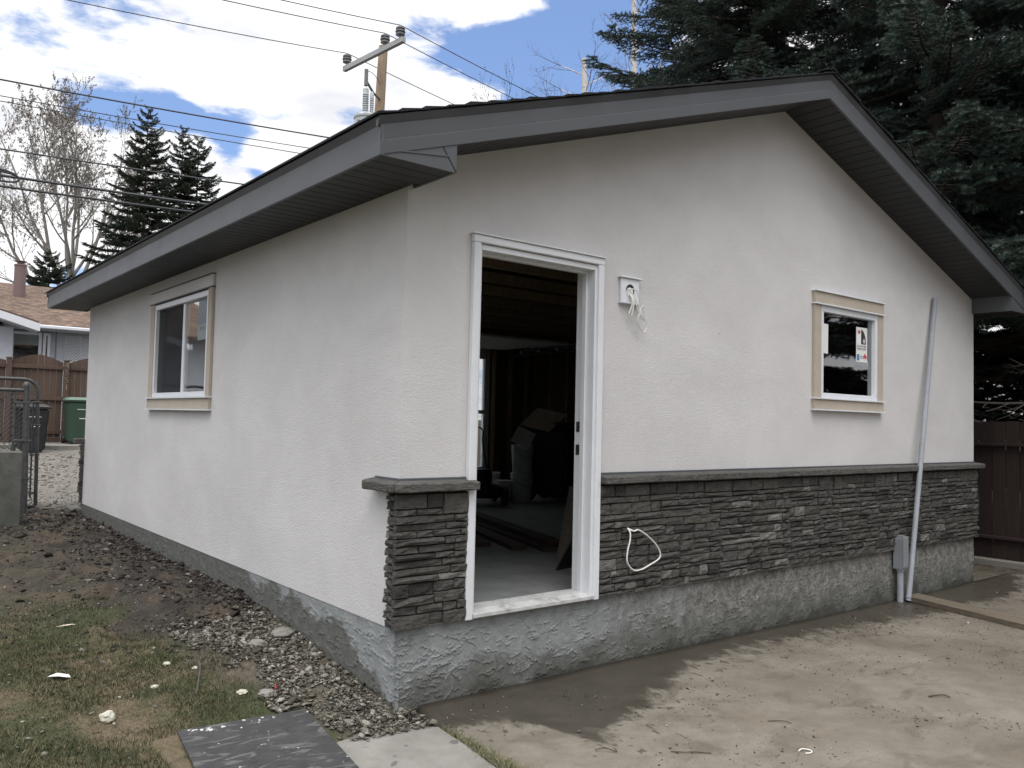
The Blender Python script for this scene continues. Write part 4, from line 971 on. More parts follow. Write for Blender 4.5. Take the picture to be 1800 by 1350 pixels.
# overhead door parked under the trusses, with its tracks
for i in range(3):
    mb = MB(); mb.box((1.3, 6.75-.53*(i+1)+.004, 2.215), (5.93, 6.75-.53*i, 2.250), .004); gpart(mb, 'overhead_door_panel', M['door_panel'])
mb = MB(); pts = [(6.02, L-T-.10, .05), (6.02, L-T-.10, 1.80)]+[(6.02, L-T-.10-.32*(1-math.cos(a)), 1.80+.32*math.sin(a)) for a in np.linspace(.2, 1.571, 8)]+[(6.02, 3.6, 2.13)]
mb.tube(pts, .016, 6); gpart(mb, 'door_track', M['galv'])
mb = MB(); mb.box((5.99, 3.6, 2.17), (6.05, 6.3, 2.205)); gpart(mb, 'door_track', M['galv'])
for i in range(6):
    mb = MB(); mb.lathe([(.022, -.02), (.022, .02)], (5.97, 4.2+i*.42, 2.16), 10, 'x'); gpart(mb, 'door_roller', M['grey_pail'])
# long boards on the floor
for i, (x0_, y0_, x1_, y1_, z0_) in enumerate([(3.50, 4.30, 2.62, 1.45, .0), (3.22, 4.15, 2.44, 1.55, .0), (2.98, 3.9, 2.26, 1.75, .0), (2.62, 3.3, 2.10, 2.05, .0), (3.36, 4.2, 2.53, 1.62, .042)]):
    v = Vector((x1_-x0_, y1_-y0_, 0)); n_ = Vector((-v.y, v.x, 0)).normalized()*.07
    a = Vector((x0_, y0_, z0_)); b = Vector((x1_, y1_, z0_)); mb = MB(); mb.off = a
    mb.poly([a-n_, b-n_, b+n_, a+n_]+[q+Vector((0, 0, .038)) for q in (a-n_, b-n_, b+n_, a+n_)], [(0, 3, 2, 1), (4, 5, 6, 7), (0, 1, 5, 4), (1, 2, 6, 5), (2, 3, 7, 6), (3, 0, 4, 7)])
    o = mb.build('lumber_board', M['dark_lumber'])
    tag(o, ['longest brown board on the garage floor, nearest the right jamb', 'brown board lying second in the row on the garage floor', 'short brown board in the middle of the garage floor', 'shortest brown board, turned across the others on the garage floor', 'brown board lying on top of another on the garage floor'][i], 'board', 'lumber boards on the garage floor')
def pail(x, y, z, r, h, mt, label, grp=None):
    mb = MB(); mb.off = Vector((x, y, z)); o = bpy.data.objects.new('pail', None); col.objects.link(o); o.location = (x, y, z); tag(o, label, 'pail', grp)
    m_ = MB(); m_.lathe([(r*.86, 0), (r*.88, .004), (r*.97, h*.72), (r*1.05, h*.73), (r*1.05, h*.75), (r*.98, h*.76), (r*.99, h*.84), (r*1.07, h*.85), (r*1.07, h*.88), (r, h*.89), (r*1.01, h)], n=26); m_.build('body', mt, o, True)
    m_ = MB(); m_.lathe([(r*1.07, h), (r*1.07, h+.012), (r*.97, h+.016), (r*.95, h+.010)], n=26); m_.build('lid', mt, o, True)
    m_ = MB(); m_.tube([(r*1.06*math.cos(a), -r*1.06*abs(math.sin(a))-.005, h*.84-.10*math.sin(a)) for a in np.linspace(0, math.pi, 12)], .003, 5); m_.build('handle', M['galv'], o)
    return o
pail(5.0, 5.05, 0, .15, .37, M['grey_pail'], 'lower grey pail of the stack beside the black bin')
pail(5.0, 5.05, .386, .15, .37, M['grey_pail'], 'upper grey pail stacked on another beside the black bin')
p_ = pail(4.86, 5.25, 0, .12, .26, M['bucket'], 'short white pail with a dark label near the stacked pails')
m_ = MB(); m_.poly([(.121*math.cos(a), .121*math.sin(a), z) for z in (.06, .19) for a in np.linspace(R(205), R(265), 7)], [(i, i+1, i+8, i+7) for i in range(6)]); m_.build('label_print', M['grey_ink'], p_)
pail(4.98, 5.72, 0, .13, .34, M['bucket'], 'white pail standing behind the short labelled pail')
def wheelie(loc, rz, mb_, ml_, label, h=1.0, w_=.58, d_=.62, grp=None, marks=True):
    o = empty('wheelie_bin', loc, label, 'wheelie bin', grp, rz)
    a, b = w_/2*.82, w_/2; c, e = d_/2*.78, d_/2; m_ = MB()
    v = [(-a, -c, .03), (a, -c, .03), (a, c, .10), (-a, c, .10), (-b, -e, h*.92), (b, -e, h*.92), (b, e, h*.92), (-b, e, h*.92)]
    bm = bmesh.new(); vs = [bm.verts.new(q) for q in v]
    for f in ((0, 3, 2, 1), (4, 5, 6, 7), (0, 1, 5, 4), (1, 2, 6, 5), (2, 3, 7, 6), (3, 0, 4, 7)): bm.faces.new([vs[i] for i in f])
    bmesh.ops.bevel(bm, geom=bm.edges[:], offset=.045, segments=3, affect='EDGES'); me = bpy.data.meshes.new('body'); bm.to_mesh(me); bm.free(); me.materials.append(mb_); link('body', me, o)
    m_ = MB(); m_.box((-b-.02, -e-.02, h*.90), (b+.02, e+.02, h*.935), .01); m_.build('rim', mb_, o)
    bm = bmesh.new(); v = [(-b-.025, -e-.035, h*.936), (b+.025, -e-.035, h*.936), (b+.025, e+.02, h*.936), (-b-.025, e+.02, h*.936), (-b*.75, -e*.8, h*1.0), (b*.75, -e*.8, h*1.0), (b*.8, e*.9, h*1.01), (-b*.8, e*.9, h*1.01)]
    vs = [bm.verts.new(q) for q in v]
    for f in ((0, 3, 2, 1), (4, 5, 6, 7), (0, 1, 5, 4), (1, 2, 6, 5), (2, 3, 7, 6), (3, 0, 4, 7)): bm.faces.new([vs[i] for i in f])
    bmesh.ops.bevel(bm, geom=bm.edges[:], offset=.015, segments=2, affect='EDGES'); me = bpy.data.meshes.new('lid'); bm.to_mesh(me); bm.free(); me.materials.append(ml_); link('lid', me, o)
    m_ = MB(); m_.tube([(-b*.8, e+.02, h*.90), (-b*.8, e+.07, h*.93), (b*.8, e+.07, h*.93), (b*.8, e+.02, h*.90)], .014, 8); m_.build('handle', mb_, o, True)
    for s_ in (-1, 1):
        m_ = MB(); m_.lathe([(.03, -.025), (.10, -.025), (.105, -.015), (.105, .015), (.10, .025), (.03, .025)], (s_*(a+.03), c+.02, .105), 20, 'x'); m_.build('wheel', M['black_plastic'], o)
    if marks:
        m_ = MB(); m_.box((-.07, -e-.004+.03, h*.54), (.10, -e+.034, h*.555)); m_.build('marking', M['paper'], o)
        text('CITY OF', .045, (.0, -e+.008, h*.74), RX @ Matrix.Rotation(R(-4), 4, 'X'), M['paper'], o) if False else None
        m_ = MB()
        for k_ in range(9): m_.box((-.12+.027*k_, -e+.004, h*.735), (-.10+.027*k_, -e+.018, h*.748))
        m_.build('marking', M['bucket'], o)
    return o
wheelie((5.50, 4.95, 0), R(25), M['black_bin'], M['black_bin'], 'tall black wheelie bin inside the garage beside stacked pails', 1.08, marks=False)
wheelie((5.98, 4.35, 0), R(10), M['black_bin'], M['black_bin'], 'black wheelie bin in the garage under leaning boards', .98, marks=False)
def sheet(name, c, size, rot, mt, label, cat, th=.006):
    mb = MB(); mb.box((-size[0]/2, -size[1]/2, 0), (size[0]/2, size[1]/2, th)); o = mb.build(name, mt); o.location = c; o.rotation_euler = rot; return tag(o, label, cat)
sheet('cardboard_sheet', (5.28, 4.95, 1.115), (.55, .45), (R(12), R(-26), R(20)), M['cardboard'], 'tan cardboard sheet lying on the black bin and pails', 'cardboard')
sheet('paper_sheet', (4.90, 4.92, .87), (.26, .26), (R(38), R(-50), R(15)), M['paper'], 'white sheet hanging over the stacked pails', 'paper')
sheet('wood_board', (5.85, 4.55, 1.12), (.95, .16), (R(0), R(16), R(-30)), M['old_wood'], 'grey board laid across the black bins', 'board', .02)
# workbench bracket at right, made of light boards
wb_ = empty('work_table', (5.55, 3.55, 0), 'pale folding work table standing just inside the right jamb', 'work table')
m_ = MB(); m_.box((-.35, -.25, .82), (.55, .25, .85), .004); m_.build('table_top', M['old_wood'], wb_)
for a, b in ((-.3, -.2), (.5, -.2), (-.3, .2), (.5, .2)): m_ = MB(); m_.tube([(a, b, 0), (a*.8, b*.8, .82)], .018, 6); m_.build('leg', M['black_plastic'], wb_)
m_ = MB(); m_.tube([(-.28, -.2, .45), (.1, -.2, .80)], .016, 6); m_.build('brace', M['old_wood'], wb_)
sheet('plastic_sheet', (5.7, 3.6, 1.0), (.38, .30), (R(50), R(-30), R(30)), M['grey_pail'], 'crumpled grey plastic sheet on the work table', 'sheet')
# boards leaning by the right jamb
mb = MB(); mb.off = Vector((2.3, 1.0, 0)); mb.poly([(2.24, 1.22, 0), (2.32, 1.19, 0), (2.62, 1.40, .55), (2.56, 1.43, .55), (2.24, 1.26, 0), (2.32, 1.23, 0), (2.62, 1.44, .55), (2.56, 1.47, .55)], [(0, 1, 2, 3), (7, 6, 5, 4), (0, 4, 5, 1), (1, 5, 6, 2), (2, 6, 7, 3), (3, 7, 4, 0)])
tag(mb.build('leaning_board', M['old_wood']), 'grey board leaning behind the right door jamb', 'board')
mb = MB(); mb.off = Vector((2.0, .85, 0)); mb.poly([(1.88, .85, 0), (2.35, .95, 0), (2.30, .95, .42), (1.88, .87, 0), (2.35, .97, 0), (2.30, .97, .42)], [(0, 1, 2), (5, 4, 3), (0, 3, 4, 1), (1, 4, 5, 2), (2, 5, 3, 0)])
tag(mb.build('panel_offcut', M['black_plastic']), 'dark triangular offcut panel standing on the garage floor by the right jamb', 'panel')
# striped tub behind the left jamb
cup = empty('striped_tub', (.985, .80, 0), 'yellow and black striped tub with a white lid inside the doorway', 'tub')
cup.location = (0.985, .79, 0)
m_ = MB(); m_.lathe([(.040, 0), (.052, .17), (.052, .172)], n=24); m_.build('body', M['yellow'], cup, True)
m_ = MB(); m_.lathe([(.056, .173), (.056, .19), (.050, .193)], n=24); m_.build('lid', M['bucket'], cup, True)
for z0_, z1_ in ((.02, .055), (.09, .12)): m_ = MB(); m_.lathe([(.0415+z0_*.07, z0_), (.0415+z1_*.07, z1_)], n=24); m_.build('stripe', M['black_ink'], cup, True)
# mower
mw = empty('lawn_mower', (4.02, 5.0, 0), 'dark lawn mower standing on the garage floor left of the pails', 'lawn mower', None, R(-20))
mw.location = (4.30, 5.05, 0)
m_ = MB(); m_.lathe([(.26, .09), (.30, .12), (.29, .22), (.22, .25)], n=26); m_.build('deck', M['black_plastic'], mw, True)
m_ = MB(); m_.lathe([(.12, .25), (.15, .28), (.15, .40), (.12, .45), (.05, .46)], n=22); m_.build('engine', M['black_bin'], mw, True)
for a, b in ((-.26, -.24), (.26, -.24), (-.26, .24), (.26, .24)): m_ = MB(); m_.lathe([(.04, -.025), (.10, -.025), (.10, .025), (.04, .025)], (a, b, .10), 18, 'x'); m_.build('wheel', M['black_plastic'], mw)
m_ = MB(); m_.tube(smooth_path([(-.2, .25, .2), (-.2, .6, .75), (-.2, .72, .98), (.2, .72, .98), (.2, .6, .75), (.2, .25, .2)], 4), .012, 6); m_.build('handle', M['black_plastic'], mw, True)

# ------------------------------------------------------------------ conduit and leaning pipe
cd = empty('conduit_box', (5.20, -.005, zslab(5.20)), 'grey electrical box on a short pipe at the foot of the stone wall', 'electrical box')
m_ = MB(); bm = bmesh.new(); bmesh.ops.create_cube(bm, size=1); bmesh.ops.scale(bm, vec=(.098, .085, .295), verts=bm.verts); bmesh.ops.translate(bm, vec=(0.01, -.055, .44), verts=bm.verts)
bmesh.ops.bevel(bm, geom=[e for e in bm.edges if abs((e.verts[0].co-e.verts[1].co).y) > .05 and e.verts[0].co.z > .5], offset=.022, segments=4, affect='EDGES'); me = bpy.data.meshes.new('body'); bm.to_mesh(me); bm.free(); me.materials.append(M['box_grey']); link('body', me, cd)
m_ = MB(); m_.box((-.036, -.106, .305), (.056, -.0985, .580), .010); m_.build('cover', M['box_grey'], cd)
m_ = MB(); m_.tube([(.005, -.055, -.03), (.005, -.055, .30)], .027, 14); m_.build('pipe', M['grey_pvc'], cd, True)
m_ = MB(); m_.tube([(.005, -.055, .27), (.005, -.055, .305)], .034, 14); m_.build('collar', M['grey_pvc'], cd, True)
m_ = MB(); m_.tube([(.075, -.03, -.01), (.075, -.03, .33)], .016, 10); m_.build('pipe', M['grey_pvc'], cd, True)
mb = MB(); mb.off = Vector((5.245, -.115, zslab(5.2))); mb.tube([(5.245, -.115, zslab(5.2)+.045), (5.53, -.125, .76), (6.022, -.032, 2.375)][:1]+[(5.245+(5.945-5.245)*t, -.115+(.115-.030)*t, -.435+(2.370+.435)*t) for t in np.linspace(0.0, 1, 14)], .0235, 14)
tag(mb.build('leaning_pipe', M['pole_grey'], None, True), 'long pale grey pipe leaning against the stucco beside the gable window', 'pipe')

# plank on the slab, fence beam
pz = zslab(5.2)+.003
mb = MB(); mb.off = Vector((5.2, -.8, pz)); mb.poly([(5.285, -.075, pz), (5.50, -.075, pz), (4.62, -3.3, pz), (4.36, -3.3, pz), (5.285, -.075, pz+.042), (5.50, -.075, pz+.042), (4.62, -3.3, pz+.042), (4.36, -3.3, pz+.042)], [(0, 3, 2, 1), (4, 5, 6, 7), (0, 1, 5, 4), (1, 2, 6, 5), (2, 3, 7, 6), (3, 0, 4, 7)])
tag(mb.build('plank', M['plank_y']), 'muddy timber plank lying on the slab at the foot of the grey pipe', 'plank')

# ------------------------------------------------------------------ right hand fence
fc = empty('board_fence', (8.0, 1.0, -.4), 'dark brown board fence right of the garage', 'fence')
def fpart(mb, name, mt): mb.off = Vector((0, 0, 0)); me = mb.mesh(name, mt); o = bpy.data.objects.new(name, me); col.objects.link(o); o.parent = fc; o.matrix_parent_inverse = Matrix.Translation(-fc.location); return o
y = -4.2
while y < 7.5:
    mb = MB(); mb.box((8.0+rnd.uniform(0, .006), y+.003, -.335), (8.02, y+.141, 1.205+rnd.uniform(-.008, .008)), .003); fpart(mb, 'board', M['fence_dark']); y += .144
for z0_ in (.93, -.12): mb = MB(); mb.box((7.955, -4.2, z0_), (7.998, 7.5, z0_+.035), .004); fpart(mb, 'rail', M['fence_dark'])
mb = MB(); mb.box((7.90, -4.2, -.43), (8.04, 7.5, -.345), .008); fpart(mb, 'base_beam', M['beam'])
for y in (-3.9, -1.5, 2.7, 5.2): mb = MB(); mb.box((8.021, y, -.5), (8.11, y+.09, 1.22), .004); fpart(mb, 'post', M['fence_dark'])

# ------------------------------------------------------------------ gate and low wall at the left
cw = MB(); cw.off = Vector((-1.5, 6.5, -.13)); cw.box((-3.6, 6.42, -.25), (-.735, 6.62, .645), .012); tag(cw.build('concrete_wall', M['old_concrete']), 'low weathered concrete wall stub in front of the mesh gate', 'wall')
def chain(mb, x0, x1, z0, z1, yp, s_=.055, r_=.0022):
    n = int((x1-x0+z1-z0)/s_)+2
    for k_ in range(n):
        for sgn in (1, -1):
            a = x0-(z1-z0)+k_*s_ if sgn == 1 else x0+k_*s_
            p = []; 
            za, zb_ = z0, z1; xa = a; xb_ = a+(z1-z0)*sgn
            # clip to x range
            t0, t1 = 0.0, 1.0; dx_ = xb_-xa
            for lim, s2 in ((x0, 1), (x1, -1)):
                if dx_*s2 > 0: t0 = max(t0, (lim-xa)/dx_)
                else: t1 = min(t1, (lim-xa)/dx_)
            if t1-t0 < .02: continue
            A = Vector((xa+dx_*t0, yp+sgn*.002, za+(zb_-za)*t0)); B = Vector((xa+dx_*t1, yp+sgn*.002, za+(zb_-za)*t1))
            mb.tube([A, B], r_, 3, False)
cf_ = empty('chain_link_fence', (-.545, 7.38, -.13), 'rusty chain link fence with capped corner post beside the low wall', 'fence')
def cpart(mb, name, mt, par, smooth=True, kind=None):
    me = mb.mesh(name, mt, smooth); o = bpy.data.objects.new(name, me); col.objects.link(o); o.parent = par; o.matrix_parent_inverse = Matrix.Translation(-par.location)
    if kind: o['kind'] = kind
    return o
mb = MB(); mb.tube([(-.555, 7.38, -.25), (-.59, 7.38, 1.36)], .034, 12); cpart(mb, 'post', M['galv'], cf_)
mb = MB(); mb.lathe([(.040, 1.36), (.040, 1.385), (.030, 1.405), (.01, 1.415)], (-.59, 7.38, 0), 12); cpart(mb, 'post_cap', M['galv'], cf_)
mb = MB(); mb.tube([(-4.5, 7.38, 1.33), (-.60, 7.38, 1.315)], .021, 10); cpart(mb, 'top_rail', M['galv'], cf_)
mb = MB(); mb.tube([(-.69, 7.38, -.1), (-.705, 7.38, 1.31)], .012, 8); cpart(mb, 'tension_bar', M['galv'], cf_)
for z_ in (.28, .72, 1.16): mb = MB(); mb.box((-.71, 7.345, z_), (-.52, 7.415, z_+.022), .003); cpart(mb, 'tension_band', M['galv'], cf_)
mb = MB(); chain(mb, -3.2, -.70, -.08, 1.31, 7.38); cpart(mb, 'chain_mesh', M['galv'], cf_, False, 'stuff')
gt = empty('mesh_gate', (-.48, 7.56, -.1), 'open mesh gate with a rounded top corner behind the post', 'gate')
arc = [(-.60+.155*math.sin(a), 7.56, 1.315+.135*math.cos(a)) for a in np.linspace(0, 1.571, 9)]
mb = MB(); mb.tube([(-1.75, 7.56, 1.45), (-1.2, 7.56, 1.45)]+arc+[(-.425, 7.56, .6), (-.415, 7.56, -.05)], .021, 10); cpart(mb, 'frame_tube', M['galv'], gt)
mb = MB(); mb.tube([(-1.75, 7.56, -.06), (-.415, 7.56, -.05)], .019, 10); cpart(mb, 'frame_tube', M['galv'], gt)
mb = MB(); mb.tube([(-.485, 7.56, 1.18), (-.475, 7.56, .05)], .010, 8); cpart(mb, 'tension_bar', M['galv'], gt)
for z_ in (.1, .55, .9, 1.17): mb = MB(); mb.box((-.50, 7.535, z_), (-.40, 7.585, z_+.02), .003); cpart(mb, 'tension_band', M['galv'], gt)
mb = MB(); chain(mb, -1.75, -.44, -.04, 1.40, 7.56); cpart(mb, 'chain_mesh', M['galv'], gt, False, 'stuff')

# ------------------------------------------------------------------ neighbour's fence, bins, house
nf = empty('arched_fence', (2.0, 19.5, .3), 'brown board fence with scalloped tops and house number post across the lane', 'fence')
secs = [(-3.1, -1.85, 0), (-1.75, .80, 1), (.92, 2.03, 1), (2.17, 3.42, 1), (3.56, 4.8, 1), (4.95, 6.2, 1)]
for (a, b, arc_) in secs:
    n = max(1, round((b-a)/.14)); w_ = (b-a)/n
    for i in range(n):
        u = (i+.5)/n; t0_ = 2.27+.18*math.sin(math.pi*(i/n)); t1_ = 2.27+.18*math.sin(math.pi*((i+1)/n))
        mb = MB(); mb.prism_y([(a+i*w_+.003, .42), (a+(i+1)*w_-.003, .42), (a+(i+1)*w_-.003, t1_), (a+i*w_+.003, t0_)], 19.52+rnd.uniform(0, .006), 19.54); cpart(mb, 'board', M['fence_brown'], nf, False)
    for z_ in (2.10, 1.33, .50):
        mb = MB(); mb.box((a-.02, 19.47, z_), (b+.02, 19.518, z_+.09), .005); cpart(mb, 'rail', M['fence_brown'], nf, False)
    mb = MB(); mb.box((a, 19.49, .30), (b, 19.53, .418), .004); cpart(mb, 'kick_board', M['fence_brown'], nf, False)
for x in (-1.8, .86, 2.10, 3.49, 4.88, 6.3):
    mb = MB(); mb.box((x-.055, 19.43, .2), (x+.055, 19.54, 2.32), .006); pp = cpart(mb, 'post', M['fence_brown'], nf, False)
    m2 = MB(); m2.box((x-.07, 19.415, 2.321), (x+.07, 19.555, 2.36), .008); cpart(m2, 'post_cap', M['old_wood'], nf, False)
for k_, ch in enumerate('4551'):
    t_ = text(ch, .20, (2.10, 19.418, 2.20-.18*k_), RX, M['old_wood'], nf, 'number_digit', .006); t_.matrix_parent_inverse = Matrix.Translation(-nf.location)
wheelie((1.06, 17.45, .125), R(6), M['black_bin'], M['black_bin'], 'black wheelie bin in front of the arched fence', 1.09)
wheelie((2.36, 19.0, .275), R(-3), M['green_bin'], M['green_lid'], 'green wheelie bin beside the numbered fence post', 1.14, .72, .7)
mb = MB(); mb.off = Vector((2.2, 18.4, .2)); mb.prism_z([(-3, 18.0), (1.2, 18.15), (1.7, 17.75), (5.0, 18.5), (5.0, 19.45), (-3, 19.45)], .1, .275)
tag(mb.build('concrete_apron', M['slab2']), 'pale apron slab under the bins', kind='structure')

H = empty('neighbour_house', (2.0, 22.5, .3), 'white sided bungalow with brown shingle roof behind the arched fence', 'house')
def hp(mb, name, mt, par=None, label=None, smooth=False):
    me = mb.mesh(name, mt, smooth); o = bpy.data.objects.new(name, me); col.objects.link(o)
    if par: o.parent = par
    else: o.parent = H; o.matrix_parent_inverse = Matrix.Translation(-H.location)
    if label: o['label'] = label
    return o
mb = MB(); mb.box((-7, 22.52, .2), (9.5, 31.5, 3.36)); hp(mb, 'wall', M['siding'])
mb = MB(); mb.prism_y([(-7.0, 3.36), (9.5, 3.36), (9.5, 3.4), (-7, 3.4)], 22.5, 31.5); hp(mb, 'wall_plate', M['siding'])
for i in range(24):
    z_ = .55+i*.118; mb = MB(); mb.poly([(1.28, 22.485, z_), (9.5, 22.485, z_), (9.5, 22.505, z_+.122), (1.28, 22.505, z_+.122), (1.28, 22.519, z_), (9.5, 22.519, z_), (9.5, 22.519, z_+.122), (1.28, 22.519, z_+.122)], [(0, 1, 2, 3), (0, 4, 5, 1), (0, 3, 7, 4), (1, 5, 6, 2)]); hp(mb, 'siding_board', M['siding'])
# roof
mb = MB(); mb.prism_x([(21.95, 3.42), (27.0, 5.10), (32.1, 3.42), (32.1, 3.34), (27.0, 5.02), (21.95, 3.34)], -7.5, 10.0); rf = hp(mb, 'roof', M['roof_brown'])
mb = MB(); mb.tube([(1.80, 25.2, 4.2), (1.80, 25.2, 5.42)], .16, 18); hp(mb, 'chimney', M['brown_flue'], rf, smooth=True)
mb = MB(); mb.lathe([(.175, 5.421), (.175, 5.46), (.10, 5.48), (.08, 5.54), (.17, 5.55), (.17, 5.57)], (1.80, 25.2, 0), 18); hp(mb, 'chimney_cap', M['brown_flue'], rf)
mb = MB(); mb.box((2.56, 24.6, 4.30), (2.68, 24.7, 4.36)); hp(mb, 'roof_vent', M['cardboard'], rf)
mb = MB(); mb.box((1.0, 21.84, 3.30), (10.0, 21.945, 3.40), .02); hp(mb, 'gutter', M['white_vinyl'])
mb = MB(); mb.box((1.0, 21.95, 3.28), (9.8, 22.48, 3.30)); hp(mb, 'soffit', M['siding'])
# front gable bay at the left
mb = MB(); mb.box((-5, 21.0, .2), (1.12, 22.48, 3.2)); hp(mb, 'bay_wall', M['siding'])
mb = MB(); mb.prism_y([(-5.4, 2.95), (-1.9, 4.25), (1.62, 3.28), (1.62, 3.36), (-1.9, 4.36), (-5.4, 3.05)], 20.55, 24.8); hp(mb, 'bay_roof', M['roof_brown'])
mb = MB(); mb.prism_y([(-5.4, 2.86), (-1.9, 4.15), (1.64, 3.10), (1.64, 3.30), (-1.9, 4.32), (-5.4, 3.02)], 20.50, 20.545); hp(mb, 'bay_fascia', M['white_vinyl'])
mb = MB(); mb.prism_y([(-5.2, 2.93), (-1.9, 4.12), (1.6, 3.09), (1.6, 3.11), (-1.9, 4.15), (-5.2, 2.97)], 20.55, 21.0); hp(mb, 'bay_soffit', M['siding'])
def hwin(x0, x1, z0, z1, y, blind=None):
    m_ = MB(); t_ = .07
    m_.box((x0, y-.05, z0), (x1, y, z0+t_)); m_.box((x0, y-.05, z1-t_), (x1, y, z1)); m_.box((x0, y-.05, z0+t_), (x0+t_, y, z1-t_)); m_.box((x1-t_, y-.05, z0+t_), (x1, y, z1-t_)); wn = hp(m_, 'window', M['white_vinyl'])
    m_ = MB(); m_.box((x0+t_, y-.010, z0+t_), (x1-t_, y-.004, z1-t_)); hp(m_, 'pane', M['glass'], wn)
    m_ = MB(); m_.box((x0+t_, y-.0035, z0+t_), (x1-t_, y-.0015, z1-t_)); hp(m_, 'dark_interior', M['dark_room'], wn)
    if blind: m_ = MB(); m_.box((x0+t_, y-.0115, blind), (x1-t_, y-.0105, z1-t_)); hp(m_, 'blind', M['blind'], wn)
    return wn
hwin(1.26, 2.00, 2.10, 3.22, 22.45, 2.86); hwin(2.04, 2.22, 2.10, 3.22, 22.47)
hwin(-3.2, -1.6, 1.6, 2.9, 20.99, 2.4)
# lattice
mb = MB(); lx0, lx1, lz0, lz1 = 2.58, 3.03, 2.20, 3.20
n = 30
for k_ in range(n):
    for sgn in (1, -1):
        a = lx0-(lz1-lz0)+k_*.085 if sgn == 1 else lx0+k_*.085
        xa, xb_ = a, a+(lz1-lz0)*sgn; t0, t1 = 0., 1.; dx_ = xb_-xa
        for lim, s2 in ((lx0, 1), (lx1, -1)):
            if dx_*s2 > 0: t0 = max(t0, (lim-xa)/dx_)
            else: t1 = min(t1, (lim-xa)/dx_)
        if t1-t0 < .02: continue
        A = Vector((xa+dx_*t0, 22.46-.006*(sgn+1), lz0+(lz1-lz0)*t0)); B = Vector((xa+dx_*t1, 22.46-.006*(sgn+1), lz0+(lz1-lz0)*t1))
        mb.tube([A, B], .013, 4, False)
hp(mb, 'lattice', M['white_vinyl'])
mb = MB(); mb.tube([(2.36, 22.42, .4), (2.36, 22.42, 3.28)], .02, 6); hp(mb, 'downpipe', M['box_grey'])

# invented house out of frame at left, for the side window reflection and shading
H2 = empty('added_side_house', (-9.0, 4.0, -.3), 'unseen white sided house added across the left yard, to be mirrored in the side window', 'house')
def hp2(mb, name, mt, par=None):
    me = mb.mesh(name, mt); o = bpy.data.objects.new(name, me); col.objects.link(o)
    if par: o.parent = par
    else: o.parent = H2; o.matrix_parent_inverse = Matrix.Translation(-H2.location)
    return o
mb = MB(); mb.box((-15, 1.5, -.4), (-9.02, 16, 2.75)); hp2(mb, 'wall', M['siding'])
for i in range(24):
    z_ = -.2+i*.12; mb = MB(); mb.poly([(-8.99, 1.5, z_), (-8.99, 16, z_), (-9.01, 16, z_+.122), (-9.01, 1.5, z_+.122), (-9.019, 1.5, z_), (-9.019, 16, z_), (-9.019, 16, z_+.122), (-9.019, 1.5, z_+.122)], [(0, 1, 2, 3), (0, 4, 5, 1), (0, 3, 7, 4), (1, 5, 6, 2)]); hp2(mb, 'siding_board', M['siding'])
mb = MB(); mb.prism_y([(-8.5, 2.62), (-12.0, 4.1), (-15.5, 2.62), (-15.5, 2.74), (-12.0, 4.22), (-8.5, 2.74)], 1.0, 16.5); hp2(mb, 'roof', M['roof_brown'])
mb = MB(); mb.box((-8.55, 1.0, 2.58), (-8.42, 16.5, 2.72), .02); hp2(mb, 'gutter', M['white_vinyl'])
for a, b, c, e in ((4.5, 5.9, 1.0, 2.2), (8.2, 9.1, -.2, 1.95), (11, 12.6, 1.0, 2.2)):
    m_ = MB(); m_.box((-9.0, a, c), (-8.95, b, e)); wn = hp2(m_, 'window', M['white_vinyl']); m_ = MB(); m_.box((-8.95, a+.08, c+.08), (-8.94, b-.08, e-.08)); hp2(m_, 'pane', M['screen'], wn)

H3 = empty('added_shade_house', (0, -13.5, -.45), 'unseen beige two storey house added behind the viewpoint to shade the gable', 'house')  # invented, never in view: blocks low sky so the gable top darkens
def hp3(mb, name, mt, par=None):
    me = mb.mesh(name, mt); o = bpy.data.objects.new(name, me); col.objects.link(o)
    if par: o.parent = par
    else: o.parent = H3; o.matrix_parent_inverse = Matrix.Translation(-H3.location)
    return o
M['beige_siding'] = simple('beige_lap_siding', (0.30, 0.275, 0.24), 0.8, var=0.06)
mb = MB(); mb.box((-11, -22, -.5), (10, -13.02, 5.2)); hp3(mb, 'wall', M['beige_siding'])
for i in range(28):
    z_ = -.35+i*.197; mb = MB(); mb.poly([(-11, -12.99, z_), (10, -12.99, z_), (10, -13.01, z_+.2), (-11, -13.01, z_+.2), (-11, -13.019, z_), (10, -13.019, z_), (10, -13.019, z_+.2), (-11, -13.019, z_+.2)], [(0, 1, 2, 3), (0, 4, 5, 1), (0, 3, 7, 4), (1, 5, 6, 2)]); hp3(mb, 'siding_board', M['beige_siding'])
mb = MB(); mb.prism_x([(-12.4, 5.1), (-17.5, 7.4), (-22.6, 5.1), (-22.6, 5.25), (-17.5, 7.55), (-12.4, 5.25)], -11.6, 10.6); hp3(mb, 'roof', M['roof_brown'])
for a, b, c, e in ((-8, -6, 3.0, 4.3), (-3, -1, 3.0, 4.3), (3, 5, 3.0, 4.3), (-7.5, -5.5, .6, 1.9), (-1.0, .8, -.35, 1.8), (4, 7, .6, 1.9)):
    m_ = MB(); m_.box((a, -13.0, c), (b, -12.94, e)); wn = hp3(m_, 'window', M['white_vinyl']); m_ = MB(); m_.box((a+.08, -12.939, c+.08), (b-.08, -12.93, e-.08)); hp3(m_, 'pane', M['black_plastic'], wn)

